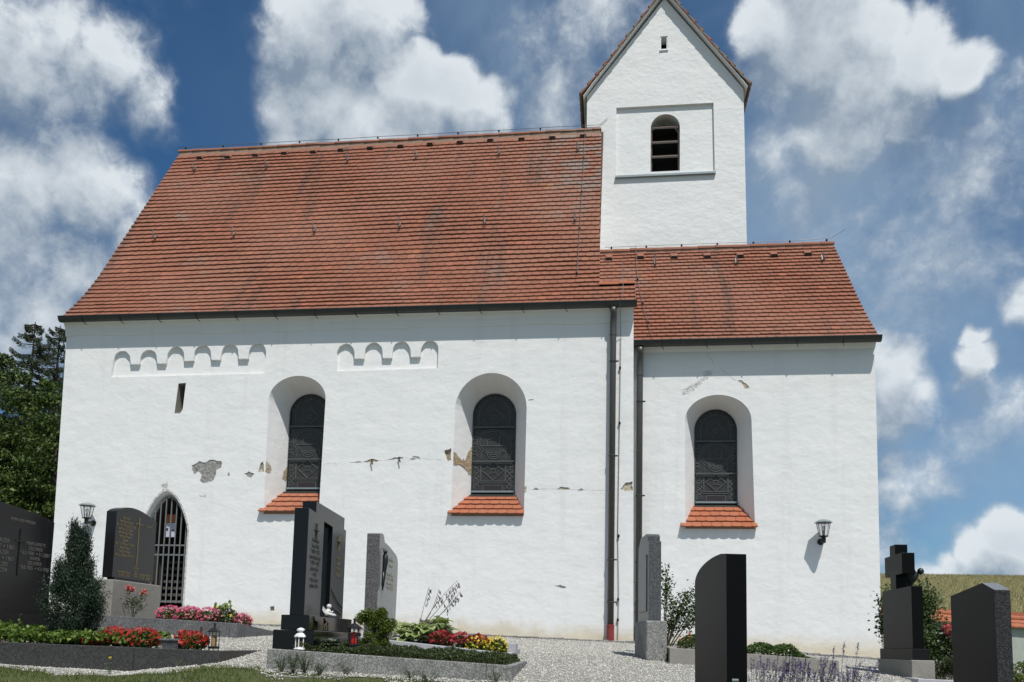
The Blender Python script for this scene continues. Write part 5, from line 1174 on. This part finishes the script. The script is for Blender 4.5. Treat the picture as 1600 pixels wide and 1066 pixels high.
# plants in the grave by the chancel wall
t = thing('geranium_row', 'low row of green plants with faded flowers behind the concrete grave border', 'plant', (1.6, -4.9, -.06))
n = 5200; x = rng.uniform(-.85, .62, n); lim = (.10+.05*np.sin(x*7)+.03*np.sin(x*17+1))*np.clip((.66-x)*3.5, .15, 1); C = np.stack([x, rng.uniform(-.16, .3, n), -.05*x+lim*rng.random(n)**.6], 1)
leaves('foliage', C, rng.uniform(.018, .036, n), M['green'], t, wid=.7, bias=(0, -.2, .6)); q = C[(x < -.55)][:60]+np.array((0, -.02, .03)); V, F = blossoms(q, .014); mesh_np('blossoms', V, F, M['rose_pink'], t)
woody('shrub', 'small dark green shrub in the gap between the grey headstone and the concrete border', 'shrub', (.58, -4.95, -.2), [(.0, 0, .2), (.04, 0, .16), (-.02, .05, .18)], 'green', 500, (.015, .03), .03, stem=.005)
# lavender in front
t = thing('lavender', 'purple lavender spikes in the foreground right of the black rounded stone', 'lavender', (1.75, -7.6, -.62)); mb = MB(); P = []; PL = []
for i in range(170):
    x = random.uniform(-.60, .24); y = random.uniform(-.2, .25); hh = (random.uniform(.40, .58) if x < 0 else random.uniform(.33, .52)); lx = random.uniform(-.05, .16); tip = Vector((x+lx, y+random.uniform(-.05, .05), hh)); b0 = Vector((x, y, -.05))
    mb.tube([b0, b0.lerp(tip, .6)+Vector((-lx*.15, 0, .0)), tip], [.0025, .002, .0015], 4)
    dv = (tip-b0).normalized()
    for k in range(26): P.append(np.array(tip-dv*.075*random.random())+rng.normal(size=3)*.006)
    for k in range(8): PL.append(np.array(b0.lerp(tip, random.random()*.7))+rng.normal(size=3)*.02)
for (x, hh, lx) in ((.02, .66, .03), (.10, .70, .03), (.19, .70, .05), (.30, .56, .09), (.14, .55, .12), (-.04, .58, .02)):
    tip = Vector((x+lx, 0, hh)); b0 = Vector((x-.05, 0, -.05)); mb.tube([b0, b0.lerp(tip, .6), tip], [.0025, .002, .0015], 4); dv = (tip-b0).normalized()
    for k in range(40): P.append(np.array(tip-dv*.10*random.random())+rng.normal(size=3)*.006)
mb.build('stems', M['grey_leaf'], t); leaves('flower_spikes', np.array(P), .012, M['lavender'], t, wid=.7); leaves('foliage', np.array(PL), .035, M['grey_leaf'], t, wid=.2, bias=(0, 0, 1))
# right hand plants
t = woody('climbing_rose', 'dark leafed rose growing between the chancel corner and the stone cross', 'rose', (3.50, -3.5, -.25),
      [(-.02, 0, .9), (.0, .05, 1.02), (-.03, .1, .7), (.35, 0, 1.0), (.42, .05, .75), (.38, .1, .5), (.5, 0, .35), (.2, .1, .95), (.48, 0, .85), (.52, .05, .62), (.40, .05, 1.08), (.50, 0, .98)], 'rose_leaf', 6000, (.03, .06), .065, stem=.010)
t = woody('rose_bush', 'leafy rose bush with a coral bloom right of the stone cross', 'rose', (3.83, -4.2, -.3), [(-.1, 0, .5), (.1, 0, .62), (.2, 0, .55), (-.2, 0, .35), (.05, .1, .4), (.25, 0, .35), (-.3, .05, .6)], 'rose_leaf', 2300, (.03, .055), .06, stem=.007)
q = clumps([(.055, -.08, .585)], 110, .042)
V, F = blossoms(q, .045); mesh_np('blossoms', V, F, M['rose_pink'], t)
q = clumps([(.12, -.08, .50)], 30, .03); V, F = blossoms(q, .03); mesh_np('faded_blossoms', V, F, M['orange_petal'], t)
t = thing('conifer_bush', 'low feathery green conifer between the stone cross and the last headstone', 'shrub', (3.60, -4.9, -.3)); cs = [(random.uniform(-.16, .2), random.uniform(-.1, .1), random.uniform(.02, .24)) for _ in range(60)]
P = clumps(cs, 90, .05); leaves('foliage', P, rng.uniform(.016, .03, len(P)), M['cover'], t, wid=.25, bias=(0, 0, .9))
mb = MB(); mb.tube([(0, 0, -.05), (0, 0, .2)], .012, 5); mb.build('trunk', M['bark'], t)
t = thing('box_bush', 'clipped bright green bush at the right edge behind the last headstone', 'shrub', (4.02, -6.0, -.48)); cs = [tuple(in_ell(1, (0, 0, .22), (.3, .3, .25))[0]) for _ in range(90)]
P = clumps(cs, 90, .055); leaves('foliage', P, rng.uniform(.016, .03, len(P)), M['bush'], t, wid=.5, bias=(0, 0, .5))
mb = MB(); mb.tube([(0, 0, -.1), (0, 0, .2)], .015, 5); mb.build('trunk', M['bark'], t)
# weeds along the borders
def weed(x, y, h_, n, lb, fl=None):
    t = thing('weed', lb, 'weed', (x, y, Hf(x, y))); mb = MB(); P = []
    for i in range(n):
        tp = Vector((random.uniform(-.1, .1), random.uniform(-.06, .06), h_*random.uniform(.5, 1))); mb.tube([(0, 0, -.01), tp*.5+Vector((0, 0, h_*.12)), tp], [.002, .0016, .001], 4)
        for k in range(7): P.append(np.array(tp*random.uniform(.3, 1))+rng.normal(size=3)*.008)
        if fl: 
            for k in range(3): P.append(np.array(tp)+rng.normal(size=3)*.006)
    mb.build('stems', M['cover'], t); leaves('foliage', np.array(P), .02, M['grey_leaf'], t, wid=.4)
    return t
weed(-2.72, -7.52, .22, 26, 'wispy weed with tiny pale flowers before the left end of the centre border'); weed(-2.92, -7.55, .18, 20, 'tangled weed at the left corner of the centre border')
weed(-2.35, -7.5, .12, 10, 'small weed before the middle of the centre border'); weed(-1.0, -7.55, .16, 18, 'weed tuft at the right end of the centre border'); weed(-1.75, -7.52, .12, 14, 'weed tuft before the right half of the centre border')
weed(-2.80, -7.60, .20, 30, 'bushy pale weed in the grass at the left foot of the centre border'); weed(-2.55, -7.62, .14, 22, 'low weed in the grass right of the bushy pale one')
weed(-1.55, -7.68, .12, 20, 'low weed tuft in the gravel before the centre border'); weed(-4.08, -7.08, .10, 6, 'small weed at the right end of the dark border')
t = weed(-4.75, -7.25, .17, 4, 'thin dandelion stalk with a yellow bud before the dark border'); q = in_ell(14, (.0, 0, .17), (.01, .01, .012)); V, F = blossoms(q, .01); mesh_np('bud', V, F, M['yellow'], t)

# ------------------------------------------------------------------ trees behind the church
def broad_tree(name, label, base, crown, nclump, per, L, ml, r, group):
    t = thing(name, label, 'tree', base, 0, group); mb = MB(); h_ = crown[0][2]
    mb.tube([(0, 0, -.3), (.1, 0, h_*.5), (0, 0, h_*1.1)], [.28, .22, .1], 8)
    for c in crown: mb.tube([(0, 0, h_*.4), (c[0]*.5, c[1]*.5, (h_*.5+c[2])/2), (c[0], c[1], c[2])], [.12, .08, .03], 6)
    mb.build('trunk', M['bark'], t); Ps = []; w_ = [c[3]*c[3]*c[4] for c in crown]
    for c, ww in zip(crown, w_):
        k = max(8, int(nclump*ww/sum(w_))); cs = in_ell(k, c[:3], (c[3], c[3], c[4]), .55)
        for q in cs:
            p = in_ell(per, q, (r*rng.uniform(.6, 1.3),)*2+(r*.55*rng.uniform(.7, 1.2),)); Ps.append(p)
    P = np.concatenate(Ps); leaves('crown', P, rng.uniform(L*.6, L*1.3, len(P)), M[ml], t, wid=.55, bias=(0, 0, .35)); return t
broad_tree('beech_tree', 'dense dark green broadleaf tree with a domed crown left of the church', (-19.5, 9, .3), [(0, 0, 6.2, 2.9, 2.0), (-2.2, 0, 5.2, 2.4, 2.4), (2.0, .5, 4.9, 2.2, 2.3), (.8, -.8, 3.0, 2.8, 2.2), (-2.4, -.5, 2.6, 2.6, 2.0), (1.5, 1.5, 6.3, 1.8, 1.2)], 620, 130, .13, 'leaf_dark', .42, 'trees left of the church')
broad_tree('beech_tree', 'lower broadleaf tree half hidden by the church corner and the black stone', (-16.4, 8.2, .3), [(0, 0, 4.3, 1.6, 1.7), (-1.0, -.4, 3.0, 1.7, 1.6), (.6, 0, 2.4, 1.5, 1.4), (-.3, .4, 5.2, 1.1, 1.0), (-.5, -.5, 1.4, 1.7, 1.1)], 300, 110, .11, 'leaf_dark', .36, 'trees left of the church')
def spruce(label, base, h_, r0, n_wh, seed):
    rs = random.Random(seed); t = thing('spruce_tree', label, 'tree', base, 0, 'trees left of the church'); mb = MB(); mb.tube([(0, 0, -.3), (.03, 0, h_*.5), (0, 0, h_)], [.20, .12, .015], 7); P = []; D = []
    for k in range(n_wh):
        f_ = (k+.5)/n_wh; z = h_*(.25+.75*f_); R = r0*(1-f_)**.6+.22
        for j in range(rs.randint(4, 6)):
            if rs.random() < .12: continue
            a = rs.uniform(0, 2*PI); l = R*rs.uniform(.55, 1.15); tip = Vector((math.cos(a)*l, math.sin(a)*l, z+l*rs.uniform(-.05, .25))); mid = Vector((math.cos(a)*l*.55, math.sin(a)*l*.55, z-l*.10)); mb.tube([(0, 0, z), mid, tip], [.025, .016, .005], 4)
            for q in range(int(60+170*l)):
                g_ = rs.random()**.7; p = (mid.lerp(tip, (g_-.4)/.6) if g_ > .4 else Vector((0, 0, z)).lerp(mid, g_/.4)); w_ = .20*(1-g_*.6)*min(1, l)
                sd_ = Vector((-math.sin(a), math.cos(a), 0))*rs.uniform(-w_, w_); P.append(p+sd_+Vector((0, 0, -rs.random()*.16))); D.append((math.cos(a)*.7+sd_.x*4, math.sin(a)*.7+sd_.y*4, -.35))
    mb.build('trunk', M['bark'], t); P = np.array([tuple(p) for p in P]); D = np.array(D)
    V, F = leaf_arrays(P, rng.uniform(.06, .13, len(P)), wid=.22, rad=D); mesh_np('crown', V, F, M['needle'], t)
spruce('tall open spruce standing highest left of the church eaves', (-21.8, 14, 0), 11.7, 2.0, 44, 3)
spruce('spruce half hidden by the top corner of the nave', (-20.9, 14.2, 0), 11.6, 1.9, 44, 5)
spruce('shorter spruce rising over the left broadleaf crown', (-23.3, 14, 0), 10.5, 2.4, 42, 9)
spruce('slender spruce between the two taller ones', (-22.6, 15.5, 0), 9.8, 2.4, 40, 12)
